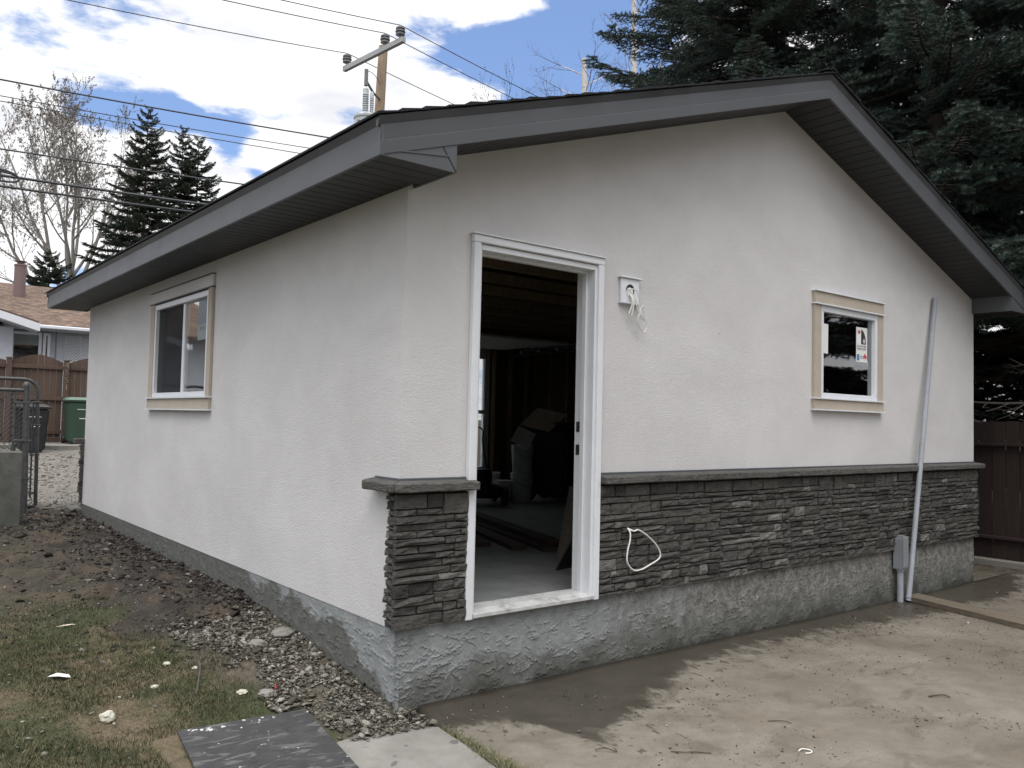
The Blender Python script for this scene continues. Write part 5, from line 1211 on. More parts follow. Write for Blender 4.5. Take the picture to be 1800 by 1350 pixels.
# ------------------------------------------------------------------ utility pole and wires
up_ = empty('utility_pole', (7.72, 14.5, 0.05), 'wooden utility pole with crossarm and transformer behind the garage roof', 'utility pole')
def pp(mb, name, mt, par=None, smooth=False):
    me = mb.mesh(name, mt, smooth); o = bpy.data.objects.new(name, me); col.objects.link(o)
    if par: o.parent = par
    else: o.parent = up_; o.matrix_parent_inverse = Matrix.Translation(-up_.location)
    return o
mb = MB(); mb.tube([(7.72, 14.5, 0.0), (7.78, 14.5, 4.0), (7.90, 14.5, 8.0), (7.98, 14.5, 10.42)], [.17, .155, .13, .115], 16); pp(mb, 'pole_shaft', M['pole_wood'], smooth=True)
A = Vector((7.33, 13.75, 9.95)); B = Vector((8.46, 14.9, 10.60))
A = Vector((7.34, 14.34, 9.72)); B = Vector((8.50, 14.34, 10.66))
# crossarm runs towards the viewer: level beam from far right to near left
A = Vector((7.66, 15.62, 10.05)); B = Vector((7.86, 13.02, 10.00))
dv = (B-A).normalized(); nv = Vector((-dv.y, dv.x, 0)); uz = Vector((0, 0, 1))
off_ = nv*(-.18)
def beam(a, b, hw, hh2):
    m_ = MB(); v = []
    for q in (a, b):
        for s_, t_ in ((-1, -1), (1, -1), (1, 1), (-1, 1)): v.append(q+nv*hw*s_+uz*hh2*t_)
    m_.poly(v, [(0, 1, 2, 3), (7, 6, 5, 4), (0, 4, 5, 1), (1, 5, 6, 2), (2, 6, 7, 3), (3, 7, 4, 0)]); return m_
pp(beam(A+off_, B+off_, .05, .062), 'crossarm', M['arm'])
def insul(q, par=None):
    m_ = MB(); m_.lathe([(.03, 0), (.03, .06), (.11, .07), (.11, .10), (.08, .11), (.08, .13), (.12, .14), (.12, .17), (.08, .18), (.08, .20), (.11, .21), (.11, .24), (.04, .27), (.03, .31)], tuple(q), 14); return pp(m_, 'insulator', M['porcelain'], None, True)
ins = [A+off_+dv*.12+uz*.076, B+off_-dv*.15+uz*.076, A.lerp(B, .70)+off_+uz*.076]
for q in ins: insul(q)
# fuse cutout arm and transformer
m_ = MB(); m_.tube([(7.86, 14.4, 9.02), (7.6, 14.25, 9.06), (7.33, 14.1, 9.22)], .03, 8); pp(m_, 'fuse_arm', M['porcelain'], smooth=True)
m_ = MB(); m_.tube([(7.31, 14.1, 9.12), (7.31, 14.1, 9.52)], .05, 8); pp(m_, 'fuse_cutout', M['porcelain'], smooth=True)
m_ = MB(); m_.tube(smooth_path([(7.33, 14.1, 9.50), (7.6, 14.25, 9.53), (7.86, 14.4, 9.42)], 4), .008, 5); pp(m_, 'jumper_wire', M['wire'])
tc = (7.33, 14.05)
m_ = MB(); m_.lathe([(.26, 7.35), (.29, 7.38), (.29, 8.27), (.31, 8.28), (.31, 8.33), (.20, 8.40), (.02, 8.42)], (tc[0], tc[1], 0), 26); pp(m_, 'transformer_tank', M['tank'], smooth=True)
for dx_, h_, rr_ in ((.0, .62, .075), (.17, .56, .05)):
    m_ = MB(); pr = []
    z_ = 8.38
    while z_ < 8.36+h_-.14: pr += [(rr_, z_), (rr_*.7, z_+.02), (rr_, z_+.04)]; z_ += .055
    pr += [(rr_*.9, z_), (rr_*.9, z_+.12), (rr_*.4, z_+.16)]
    m_.lathe(pr, (tc[0]+dx_-.06, tc[1]-.03, 0), 14); pp(m_, 'bushing', M['tank'], smooth=True)
for k_, dx_ in enumerate((-.30, -.36, -.2)):
    m_ = MB(); m_.tube([(tc[0]+dx_+.08, tc[1]-.2, 8.12), (tc[0]+dx_, tc[1]-.24, 8.12), (tc[0]+dx_-.02, tc[1]-.24, 7.2), (tc[0]+dx_-.05, tc[1]-.2, 6.8)], .012, 5); pp(m_, 'lead_wire', M['wire'])
m_ = MB(); m_.box((7.62, 14.2, 7.9), (7.84, 14.42, 8.0)); pp(m_, 'bracket', M['galv'])
def wire(p0, p1, sag, r_, label, n=40, grp='overhead wires', cat='wire'):
    p0, p1 = Vector(p0), Vector(p1); pts = [p0.lerp(p1, t)-Vector((0, 0, sag*4*t*(1-t))) for t in np.linspace(0, 1, n)]
    mb = MB(); mb.off = p0; mb.tube(pts, r_, 5, False); return tag(mb.build('overhead_wire', M['wire'], None, True), label, cat, grp)
far_l, far_r = -34, 52
tops = [q+uz*.31 for q in ins]
for i, q in enumerate(tops):
    nm = ['lowest', 'highest', 'middle'][i]
    wire((far_l, q.y, q.z+.0), q, 1.5, .011, f'{nm} of the three thin wires left of the crossarm, tied to its insulator')
    wire(q, (far_r, q.y, q.z-.3), 1.6, .011, f'{nm} of the three thin wires falling right of the crossarm')
for (za, zb_, yy, r_, lb, sg_) in ((7.31, 7.87, 14.5, .018, 'upper dark wire crossing the poplar crown', 0.5), (7.00, 7.54, 14.5, .010, 'upper thin wire of the close pair across the poplar', .5), (6.90, 7.36, 14.5, .010, 'lower thin wire of the close pair across the poplar', .5), (5.99, 6.45, 14.5, .017, 'single dark wire across the spruce tops', .5),
                               (5.33, 5.68, 13.5, .028, 'thick cable carrying the storage loop', .35), (5.13, 5.50, 13.5, .024, 'thick cable just below the storage loop', .35)):
    # passes x=-0.2 at height za and reaches the pole at zb_
    x0_, x1_ = -32.0, 7.75; t = (-.2-x0_)/(x1_-x0_)
    # choose sag so the curve meets za with level ends
    zl = zb_; sag = (zl-za)/(4*t*(1-t)); sag = max(sag, .2)
    wire((x0_, yy, zl), (x1_, yy if yy > 14 else 13.9, zb_), sag, r_, lb)
    wire((x1_, yy if yy > 14 else 13.9, zb_), (far_r, yy, zb_), 1.2, r_, lb.replace('crossing', 'beyond').replace('across', 'beyond')+' running right of the pole')
lo_ = empty('cable_storage_loop', (-.35, 13.5, 5.25), 'oval loop of black cable strapped to the thick overhead cable', 'cable loop')
m_ = MB(); lp2 = [(.30*(math.copysign(abs(math.cos(a))**.6, math.cos(a)))*1.35, 0, .085*math.copysign(abs(math.sin(a))**.8, math.sin(a))-.01) for a in np.linspace(0, 2*math.pi, 36)]
m_.tube(lp2, .020, 6, False); m_.build('cable', M['wire'], lo_, True)
m_ = MB(); m_.tube([(-.4, 0, .115), (.0, 0, .125), (.22, 0, .10), (.36, 0, .06)], .022, 6); m_.build('splice_case', M['wire'], lo_, True)
for x in (-.05, .12): m_ = MB(); m_.box((x-.008, -.012, -.09), (x+.008, .012, .10)); m_.build('strap', M['wire'], lo_)

# ------------------------------------------------------------------ trees
def seg_tubes(segs, n=5):
    """segs: list of (p0, p1, r0, r1) -> V, F numpy arrays"""
    P0 = np.array([s[0] for s in segs]); P1 = np.array([s[1] for s in segs]); r0 = np.array([s[2] for s in segs])[:, None, None]; r1 = np.array([s[3] for s in segs])[:, None, None]
    t = P1-P0; t /= np.linalg.norm(t, axis=1, keepdims=True)+1e-9
    a = np.where(np.abs(t[:, 2:3]) < .9, np.array([[0, 0, 1.]]), np.array([[1., 0, 0]])); u = np.cross(t, a); u /= np.linalg.norm(u, axis=1, keepdims=True); v = np.cross(t, u)
    ang = np.arange(n)*2*np.pi/n; ring = u[:, None, :]*np.cos(ang)[None, :, None]+v[:, None, :]*np.sin(ang)[None, :, None]
    V = np.concatenate([P0[:, None, :]+ring*r0, P1[:, None, :]+ring*r1], 1).reshape(-1, 3)
    m_ = len(segs); base = (np.arange(m_)*2*n)[:, None]; j = np.arange(n); j2 = (j+1) % n
    F = np.stack([base+j, base+j2, base+n+j2, base+n+j], -1).reshape(-1, 4); return V, F
def spruce_branch(seed, needle_w=.004, dead=False):
    """branch along +x, length 1 unit = 2.4 m; returns (V wood,F wood,V needles,F tris)"""
    r_ = random.Random(seed); segs = []; shoots = []; tipf = []
    Lb = 2.4; N = 12; P = []
    for i in range(N+1):
        t = i/N; P.append(Vector((t*Lb, .05*math.sin(t*3+seed)*Lb*.3, -.16*Lb*math.sin(t*2.4)*.6+.10*Lb*t*t)))
    for i in range(N): segs.append((P[i], P[i+1], .028*(1-i/N)+.006, .028*(1-(i+1)/N)+.005))
    def at(t): f = t*N; i = min(int(f), N-1); return P[i].lerp(P[i+1], f-i)
    t = .10
    while t < .985:   # laterals
        for s_ in (-1, 1):
            if dead and r_.random() < .35: continue
            tt = t+r_.uniform(-.01, .01); q = at(min(tt, 1)); ll = (.62*(1-tt)**.75+.10)*r_.uniform(.75, 1.15)*(1 if tt > .2 else .6)
            an = R(r_.uniform(42, 62)); dr = Vector((math.cos(an), s_*math.sin(an), r_.uniform(-.22, .12))).normalized()
            k_ = max(2, int(ll/.10)); pr = q
            for i in range(k_):
                dr = (dr+Vector((.03, 0, r_.uniform(-.10, .06)))).normalized(); nx_ = pr+dr*(ll/k_)
                segs.append((pr, nx_, .007*(1-i/k_)+.0028, .007*(1-(i+1)/k_)+.0025))
                shoots.append((pr, nx_)); tipf.append(i >= k_-1)
                for s2 in (-1, 1):
                    if r_.random() < (.85 if i < k_-1 else .95):
                        a2 = R(r_.uniform(38, 58))*s2; d2 = Vector((dr.x*math.cos(a2)-dr.y*math.sin(a2), dr.x*math.sin(a2)+dr.y*math.cos(a2), dr.z+r_.uniform(-.22, .08))).normalized()
                        l2 = r_.uniform(.09, .17)*(1.1-.4*i/k_); e_ = nx_+d2*l2
                        segs.append((nx_, e_, .003, .002)); shoots.append((nx_, e_)); tipf.append(i >= k_*.45)
                pr = nx_
        t += .042 if not dead else .07
    for i in range(4, N): shoots.append((P[i], P[i+1])); tipf.append(i >= N-2)
    V, F = seg_tubes(segs, 4 if not dead else 4)
    if dead: return V, F, None, None
    cen = [(s_[0]-P[0]).length for s_ in shoots]
    S0 = np.array([s[0] for s in shoots]); S1 = np.array([s[1] for s in shoots]); rg = np.random.default_rng(seed)
    K = 44; m_ = len(shoots); tt = (np.arange(K)+rg.random((m_, K)))/K; ang = rg.random((m_, K))*2*np.pi
    d = S1-S0; ln = np.linalg.norm(d, axis=1, keepdims=True); d = d/ln
    a = np.where(np.abs(d[:, 2:3]) < .9, np.array([[0, 0, 1.]]), np.array([[1., 0, 0]])); u = np.cross(d, a); u /= np.linalg.norm(u, axis=1, keepdims=True); v = np.cross(d, u)
    base = S0[:, None, :]+(S1-S0)[:, None, :]*tt[..., None]
    rad = u[:, None, :]*np.cos(ang)[..., None]+v[:, None, :]*np.sin(ang)[..., None]
    rad[..., 2] += .25
    nl = (.034+.012*rg.random((m_, K)))[..., None]
    tip = base+(rad*.85+d[:, None, :]*.75)*nl
    side = np.cross(rad, d[:, None, :]); side /= np.linalg.norm(side, axis=-1, keepdims=True)+1e-9
    wv = needle_w; Va = base+side*wv; Vb = base-side*wv
    VN = np.stack([Va, Vb, tip], 2).reshape(-1, 3); FN = np.arange(len(VN)).reshape(-1, 3)
    return V, F, VN, FN, np.repeat(np.array(tipf), K)
def branch_mesh(seed, mt_n, w_=.0042):
    V, F, VN, FN, TF = spruce_branch(seed, w_)
    T3 = np.concatenate([F[:, [0, 1, 2]], F[:, [0, 2, 3]]]); n0_ = len(V)
    me = np_mesh('spruce_branch', np.concatenate([V, VN]), np.concatenate([T3, FN+n0_]), M['bark_spruce'])
    me.materials.append(mt_n); mi = np.zeros(len(me.polygons), dtype=np.int32); me.materials.append(M['needle_tip'] if mt_n is M['needle_blue'] else mt_n); mi[len(T3):] = 1+TF.astype(np.int32); me.polygons.foreach_set('material_index', mi); me.update(); return me
BR_BLUE = [branch_mesh(s_, M['needle_blue']) for s_ in (1, 2, 3, 4)]
BR_GREEN = [branch_mesh(s_, M['needle_green'], .009) for s_ in (11, 12)]
V, F, _, _ = spruce_branch(21, dead=True); BR_DEAD = np_mesh('dead_branch', V, F, M['dead_twig'])
def spruce(loc, H_, z0_, rmax, meshes, label, count, grp=None, seed=0, dead=0, trunk_r=.16, gap=None, name='spruce_tree', power=.8, lean=0.0, azr=None):
    r_ = random.Random(seed); o = empty(name, loc, label, 'spruce tree', grp)
    mb = MB(); mb.tube([(lean*z/H_, 0, z) for z in np.linspace(0, H_, 9)], [trunk_r*(1-.93*i/8) for i in range(9)], 10); mb.build('trunk', M['bark_spruce'], o, True)
    k_ = 0; ga = r_.uniform(0, 6)
    for i in range(count):
        u = (i+r_.random())/count; z = z0_+(H_-z0_)*(1-(1-u)**(1/1.35))if False else z0_+(H_-z0_)*u**1.05
        rr = rmax*((H_-z)/(H_-z0_))**power*r_.uniform(.78, 1.12)+.22
        ga += 2.399+r_.uniform(-.3, .3)
        if azr and not any(a <= (ga % 6.2832) <= b for a, b in azr): continue
        b = bpy.data.objects.new('branch', meshes[i % len(meshes)]); col.objects.link(b); b.parent = o
        s_ = rr/2.4; b.location = (lean*z/H_, 0, z)
        tilt = R(-8+38*u*u+r_.uniform(-7, 7)) if True else 0
        b.rotation_euler = (r_.uniform(-.25, .25), -tilt, ga); b.scale = (s_, s_*r_.uniform(.85, 1.1), s_*r_.uniform(.9, 1.2))
        if s_ < .5: b.scale = (s_, s_*1.25, s_*1.5)
    for i in range(dead):
        b = bpy.data.objects.new('dead_branch', BR_DEAD); col.objects.link(b); b.parent = o; z = .9+(z0_-.4)*r_.random()
        s_ = r_.uniform(.6, 1.25); b.location = (0, 0, z); b.rotation_euler = (r_.uniform(-.5, .5), R(r_.uniform(-12, 22)), r_.uniform(0, 6.28)); b.scale = (s_, s_, s_)
    return o
SP = 'big spruces behind the right fence'
spruce((9.9, 4.8, -.1), 13.0, 6.1, 2.35, BR_BLUE, 'blue spruce whose lowest boughs hang over the roof ridge against blue sky', 115, SP, 3, trunk_r=.19, power=.5)
spruce((9.7, 1.65, -.3), 13.5, 3.1, 2.7, BR_BLUE, 'blue spruce with the dark trunk just right of the roof peak', 150, SP, 5, dead=26, trunk_r=.24, power=.5)
spruce((10.0, -1.2, -.3), 13.0, 3.1, 2.7, BR_BLUE, 'blue spruce at the right edge whose pale boughs reach over the fence', 145, SP, 8, dead=26, trunk_r=.2, power=.5)
spruce((13.2, 4.2, -.1), 15.0, 1.2, 3.4, BR_BLUE, 'rear spruce filling the gap between the two right hand trunks', 150, SP, 9, dead=8, trunk_r=.22, power=.5)
spruce((14.0, .2, -.1), 15.0, .8, 3.6, BR_GREEN, 'rear green spruce showing low behind the brown fence', 160, SP, 14, dead=0, trunk_r=.22, power=.5)
spruce((13.0, 8.4, -.1), 15.0, 7.2, 2.9, BR_BLUE, 'rear spruce seen through gaps left of the roof peak', 75, SP, 15, trunk_r=.18, power=.5)
SP2 = 'unseen spruces added for the gable window reflection'  # invented trees out of frame, for dark glass reflections and shading
spruce((13.5, -6.0, -.3), 15.0, .7, 3.6, BR_GREEN, 'unseen spruce added out of frame at right, to be mirrored in the gable window', 70, SP2, 41)
spruce((17.5, -9.5, -.3), 16.0, .7, 3.8, BR_GREEN, 'farther unseen spruce added out of frame at right, to be mirrored in the gable window', 150, SP2, 42)
SB = 'spruces behind the lane'
spruce((7.55, 34, .5), 13.7, 2.6, 2.9, BR_GREEN, 'tall slender spruce with open lower boughs beside the bare poplar', 170, SB, 21, trunk_r=.16, power=.75)
spruce((9.35, 35, .5), 13.55, 3.0, 2.1, BR_GREEN, 'left leader of the twin topped spruce pair', 150, SB, 23, trunk_r=.14, power=.7)
spruce((10.15, 35.3, .5), 13.4, 3.0, 2.5, BR_GREEN, 'right leader of the twin topped spruce pair', 150, SB, 24, trunk_r=.14, power=.7)
spruce((3.55, 31.0, .5), 6.4, 1.5, 2.4, BR_GREEN, 'small bushy spruce behind the brown chimney', 110, SB, 25, trunk_r=.1, power=.75)

def bare_tree(loc, label, cat, seed, limbs, mt_t, mt_w, catk=None, name='bare_tree', lv=3, kids=(6, 6, 6), lenf=(.55, .5, .45), trunk=None, spread=(22, 45), grp=None, upb=.22, trunk_w=.22):
    r_ = random.Random(seed); o = empty(name, loc, label, cat, grp); thick = []; thin = []; cat_pts = []
    def grow(p, d, l, r0, level):
        n = 6 if level < 2 else 4; pts = [p]; dd = d.copy()
        for i in range(n):
            w_ = Vector((r_.uniform(-1, 1), r_.uniform(-1, 1), r_.uniform(-.4, .8)))*.12; dd = (dd+w_+Vector((0, 0, upb*(.5 if level else .35)))).normalized() if i else dd
            q = pts[-1]+dd*(l/n); a_ = r0*(1-.75*i/n); b_ = r0*(1-.75*(i+1)/n)
            (thick if a_ > .02 else thin).append((pts[-1], q, a_, b_)); pts.append(q)
        if level >= lv:
            if catk:
                for _k in range(catk):
                    t = r_.uniform(.15, 1); f = t*n; i = min(int(f), n-1); cat_pts.append(pts[i].lerp(pts[i+1], f-i))
            return
        kk = kids[level]
        for k_ in range(kk):
            t = .25+.75*(k_+r_.random()*.6)/kk; t = min(t, .99); f = t*n; i = min(int(f), n-1); q = pts[i].lerp(pts[i+1], f-i); base = (pts[i+1]-pts[i]).normalized()
            ax = Vector((r_.uniform(-1, 1), r_.uniform(-1, 1), r_.uniform(-1, 1))).normalized(); sid = base.cross(ax).normalized(); an = R(r_.uniform(*spread))
            grow(q, (base*math.cos(an)+sid*math.sin(an)).normalized(), l*lenf[level]*r_.uniform(.8, 1.15)*(1.15-.45*t), max(r0*(1-.75*t)*.6, .006), level+1)
    if trunk:
        tb = MB(); tb.tube(trunk, [trunk_w*(1-.55*i/(len(trunk)-1)) for i in range(len(trunk))], 12); tb.build('trunk', mt_t, o, True)
    for (p, d, l, r0) in limbs:
        thick.clear(); grow(Vector(p), Vector(d).normalized(), l, r0, 0)
        if thick: V, F = seg_tubes(thick, 6); link('limb', np_mesh('limb', V, F, mt_t, True), o)
    if thin: V, F = seg_tubes(thin, 3); me = np_mesh('twigs', V, F, mt_w); ob = link('twigs', me, o); ob['kind'] = 'stuff'
    if cat_pts:
        C_ = np.array([tuple(c) for c in cat_pts]); rg = np.random.default_rng(seed); m_ = len(C_)
        dn = rg.normal(size=(m_, 3))*.35; dn[:, 2] -= .8; dn /= np.linalg.norm(dn, axis=1, keepdims=True); s_ = np.cross(dn, rg.normal(size=(m_, 3))); s_ /= np.linalg.norm(s_, axis=1, keepdims=True)
        ll = (.06+.07*rg.random((m_, 1))); ww_ = .010+.009*rg.random((m_, 1)); s2 = np.cross(dn, s_)
        V = np.stack([C_, C_+dn*ll*.5+s_*ww_, C_+dn*ll, C_+dn*ll*.5-s_*ww_, C_+dn*ll*.5+s2*ww_, C_+dn*ll*.5-s2*ww_], 1).reshape(-1, 3); b_ = (np.arange(m_)*6)[:, None]
        F = np.concatenate([b_+np.array([[0, 1, 2, 3]]), b_+np.array([[0, 4, 2, 5]])]); ob = link('catkins', np_mesh('catkins', V, F, M['catkin']), o); ob['kind'] = 'stuff'
    return o
PT = (5.6, 38, .4)
limbs = [((0, 0, 6.3), (.03, 0, 1), 7.2, .09), ((.0, 0, 5.6), (.42, .1, 1), 8.2, .10), ((-.05, 0, 5.2), (-.38, .05, 1), 8.4, .10), ((0, 0, 4.5), (-.85, -.1, .9), 7.8, .09), ((0, 0, 5.2), (.72, -.1, .9), 7.2, .085), ((0, 0, 4.1), (-1.3, .1, .75), 7.4, .09), ((.0, 0, 6.6), (-.2, -.4, 1), 7.4, .08), ((.0, 0, 6.8), (.22, .4, 1), 7.4, .08), ((0, 0, 6.6), (.55, .2, 1), 7.0, .07), ((0, 0, 6.0), (-.55, .25, 1), 7.8, .08), ((0, 0, 5.0), (1.0, .15, .9), 6.4, .075), ((0, 0, 6.2), (-.15, .1, 1), 8.0, .08)]
bare_tree(PT, 'large budding poplar with pale bark spreading behind the brown roofed house', 'poplar tree', 4, limbs, M['bark_poplar'], M['twig_poplar'], 8, 'poplar_tree', 3, (10, 7, 5), (.36, .48, .5), [(0, 0, 0), (0.02, 0, 2.5), (-.03, 0, 4.6), (0, 0, 6.6), (.02, 0, 7.4)], (24, 55), upb=.17)
bare_tree((-1.2, 36, .4), 'second bare poplar leaning in from the left edge', 'poplar tree', 9, [((0, 0, 3.4), (.34, 0, 1), 9.0, .13), ((0, 0, 3.0), (.12, .1, 1), 10.0, .14), ((0, 0, 3.2), (-.3, .1, 1), 9.0, .12), ((0, 0, 2.8), (.75, 0, .8), 6.0, .09)], M['bark_poplar'], M['twig_poplar'], 7, 'poplar_tree', 3, (9, 7, 4), (.36, .48, .5), [(0, 0, 0), (0, 0, 2), (0, 0, 3.6)], (18, 42), upb=.28)
bare_tree((25.05, 22, .3), 'slender white birch standing free against the blue sky', 'birch tree', 31, [((0, 0, 14.5+.6*i), (math.cos(i*2.4), math.sin(i*2.4), .9), 2.3, .035) for i in range(14)], M['bark_birch'], M['twig_birch'], None, 'birch_tree', 2, (5, 4), (.5, .5), [(0, 0, 0), (.02, 0, 8), (0.08, 0, 15), (.0, 0, 18), (-.1, 0, 23)], (25, 50), upb=.1, trunk_w=.20)
bare_tree((22.1, 22, .3), 'broken topped birch stub left of the slender birch', 'birch tree', 33, [((0, 0, 13.2+.35*i), (math.cos(i*2.1), math.sin(i*2.1), .55), 2.6, .03) for i in range(8)], M['bark_birch'], M['twig_birch'], None, 'birch_tree', 2, (5, 4), (.55, .5), [(0, 0, 0), (.03, 0, 8), (0.0, 0, 14), (-.14, 0, 16.4)], (25, 50), upb=.05, trunk_w=.22)
bare_tree((26.9, 22, .3), 'thin birch stem half hidden by spruce boughs', 'birch tree', 35, [((0, 0, 13.2+.7*i), (math.cos(i*2.1), math.sin(i*2.1), .9), 1.8, .03) for i in range(5)], M['bark_birch'], M['twig_birch'], None, 'birch_tree', 2, (4, 4), (.5, .5), [(0, 0, 0), (.03, 0, 8), (-.0, 0, 14), (.0, 0, 17.6)], (25, 50), upb=.1, trunk_w=.14)
bare_tree((18.6, 22, .3), 'low budding shrub tops peeping over the roof', 'tree', 37, [((.35*math.cos(i), .3*math.sin(i), 8.0), (.4*math.cos(i*1.9), .4*math.sin(i*1.9), 1), 5.6, .05) for i in range(7)], M['twig_birch'], M['twig_birch'], 2, 'budding_tree', 2, (6, 5), (.42, .5), [(0, 0, 0), (0, 0, 4), (0, 0, 8.4)], (20, 45), upb=.2, trunk_w=.12)

# ------------------------------------------------------------------ ground cover
def blades(name, pts, hts, mt, label, wid=.0022, lean=.9, seed=1):
    rg = np.random.default_rng(seed); P_ = np.asarray(pts); m_ = len(P_); a = rg.random(m_)*6.28; b = rg.random(m_)*6.28; h = np.asarray(hts)
    s_ = np.stack([np.cos(a), np.sin(a), np.zeros(m_)], -1)*wid; ln = np.stack([np.cos(b), np.sin(b), np.zeros(m_)], -1)*(h*lean*rg.random(m_))[:, None]
    mid = P_+ln*.35+np.array([0, 0, 1])*(h*.6)[:, None]; tip = P_+ln+np.array([0, 0, 1])*(h*(.75+.25*rg.random(m_)))[:, None]
    V = np.stack([P_-s_, P_+s_, mid+s_*.7, mid-s_*.7, tip], 1).reshape(-1, 3); b_ = (np.arange(m_)*5)[:, None]
    F = np.concatenate([b_+np.array([[0, 1, 2]]), b_+np.array([[0, 2, 3]]), b_+np.array([[3, 2, 4]])])
    o = link(name, np_mesh(name, V, F, mt)); return tag(o, label, None, None, 'stuff')
def gmask(x, y):
    return fbm(x*1.7+5, y*1.7, 77, 4)
def zlook(x, y):
    i = np.clip(np.searchsorted(gx, x)-1, 0, len(gx)-2); j = np.clip(np.searchsorted(gy, y)-1, 0, len(gy)-2); return GZ[j, i]
N_ = 230000; px = rng.uniform(-3.0, -.30, N_); py = rng.uniform(-.9, 3.2, N_)
mask = fbm(px*1.7+5, py*1.7, 77, 4); lim = .33+.10*np.clip(py+.2, 0, 4)+(fbm(px*2, py*2, 78)-.5)*.6
dens = np.clip((-px-lim)/.35, 0, 1)*np.clip((3.1-py)/1.4+.0, 0.0, 1)
inmat = (px > -1.13) & (px < -.40) & (py < .22)
keep = (rng.random(N_) < dens) & ~inmat
px, py, mask = px[keep], py[keep], mask[keep]; gm = mask > .41+.05*np.clip(py-1.2, 0, 2)+rng.normal(size=len(px))*.03
P_ = np.stack([px, py, zlook(px, py)-.004], -1)
blades('grass', P_[gm], rng.uniform(.012, .034, gm.sum()), M['grass'], 'short green lawn grass left of the garage', .0016, 1.2, 3)
dr_ = ~gm & (rng.random(len(px)) < .8)
blades('dry_grass', P_[dr_], rng.uniform(.006, .02, dr_.sum()), M['dry'], 'dry trampled grass between the green patches', .0016, 2.2, 4)
# tufts in the joint
N_ = 2600; t_ = rng.random(N_)**.8; px = .085-.09*t_+rng.normal(size=N_)*.022; py = -.33-1.0*t_
blades('joint_grass', np.stack([px, py, np.full(N_, -.418)], -1), rng.uniform(.015, .065, N_)*(.5+.8*t_), M['tuft'], 'pale grass tufts growing in the slab joint', .0013, 1.5, 6)
def rocks(name, pts, sizes, mt, label, flat_=.55, seed=5):
    rg = np.random.default_rng(seed); m_ = len(pts); base = np.array([(1, 0, 0), (.4, .9, .1), (-.6, .7, 0), (-1, -.1, .1), (-.4, -.9, 0), (.6, -.8, .1), (.2, .1, .8), (-.2, -.1, .65), (0, 0, -.5)])
    V = base[None]*(1+rg.normal(size=(m_, 9, 3))*.30)+rg.normal(size=(m_, 9, 3))*.22; V[..., 2] *= flat_
    V *= np.asarray(sizes)[:, None, None]; a = rg.random(m_)*6.28; tl = rg.normal(size=m_)*.5
    ca, sa = np.cos(a)[:, None], np.sin(a)[:, None]; ct, st = np.cos(tl)[:, None], np.sin(tl)[:, None]
    y1 = V[..., 1]*ct-V[..., 2]*st; z1 = V[..., 1]*st+V[..., 2]*ct; x = V[..., 0]*ca-y1*sa; y = V[..., 0]*sa+y1*ca
    V = np.stack([x, y, z1], -1)+np.asarray(pts)[:, None, :]
    f = np.array([(0, 1, 6), (1, 2, 6), (2, 7, 6), (2, 3, 7), (3, 4, 7), (4, 5, 7), (5, 6, 7), (5, 0, 6), (1, 0, 8), (2, 1, 8), (3, 2, 8), (4, 3, 8), (5, 4, 8), (0, 5, 8)])
    F = ((np.arange(m_)*9)[:, None, None]+f[None]).reshape(-1, 3); o = link(name, np_mesh(name, V.reshape(-1, 3), F, mt)); return tag(o, label, None, None, 'stuff')
# pale rubble near the corner
N_ = 42000; px = -rng.random(N_)**1.2*1.15+.12; py = rng.uniform(-.34, 1.7, N_)
lim = .40+.18*np.clip(py, 0, 2)+(fbm(px*3, py*3, 50)-.5)*.6
keep = (-px < lim) & ((px < -.01) | (py < -.01)) & ~((px > -.42) & (py < -.30)) & (rng.random(N_) < np.clip((fbm(px*6, py*6, 55)-.32)*5, .15, .95)) & (px < .10+py*.1) & ~((px < -.40) & (py < .2) & (px > -1.2))
px, py = px[keep], py[keep]; zq = zlook(np.minimum(px, -.02), py)
zq = np.where((py < 0) & (px > -.02), -.42, zq); zq = np.where((py < -.2) & (px < .05), np.maximum(zq, -.400), zq); sz_ = np.exp(rng.normal(size=len(px))*.6)*.0058; sz_ = np.minimum(sz_, .034)
rocks('rubble', np.stack([px, py, zq+.004+.012*rng.random(len(px))], -1), sz_, M['chips'], 'broken pale mortar and stone rubble by the corner', .42, 7)
# dark clods along the wall
N_ = 42000; py = rng.uniform(.9, 7.3, N_); px = -rng.random(N_)**1.5*(1.0+.35*py)
keep = (rng.random(N_) < np.clip(1.15-(-px)/(.55+.10*py), .10, 1)*np.clip((fbm(px*5, py*3, 66)-.30)*4, .15, 1)); px, py = px[keep], py[keep]
sz_ = np.minimum(np.exp(rng.normal(size=len(px))*.65)*.0055*(1+.07*py), .040)
rocks('soil_clods', np.stack([px, py, zlook(px, py)+.004], -1), sz_, M['clods'], 'dark soil clods heaped along the side wall', .6, 8)
N_ = 1600; px = -rng.random(N_)*2.6-.02; py = rng.uniform(-.2, 7.2, N_); keep = ~((px > -1.15) & (py < .3)); px, py = px[keep], py[keep]
rocks('stone_chips', np.stack([px, py, zlook(px, py)+.004], -1), np.minimum(np.exp(rng.normal(size=len(px))*.5)*.007, .02), M['chips'], 'scattered pale chips on the soil and lawn', .5, 9)
N_ = 9000; px = rng.uniform(-3.5, 2.6, N_); py = 7.3+rng.random(N_)**1.2*9.5
rocks('lane_gravel', np.stack([px, py, zlook(px, py)+.004], -1), np.minimum(np.exp(rng.normal(size=N_)*.5)*.014, .05), M['gravel'], 'loose gravel on the lane', .6, 10)
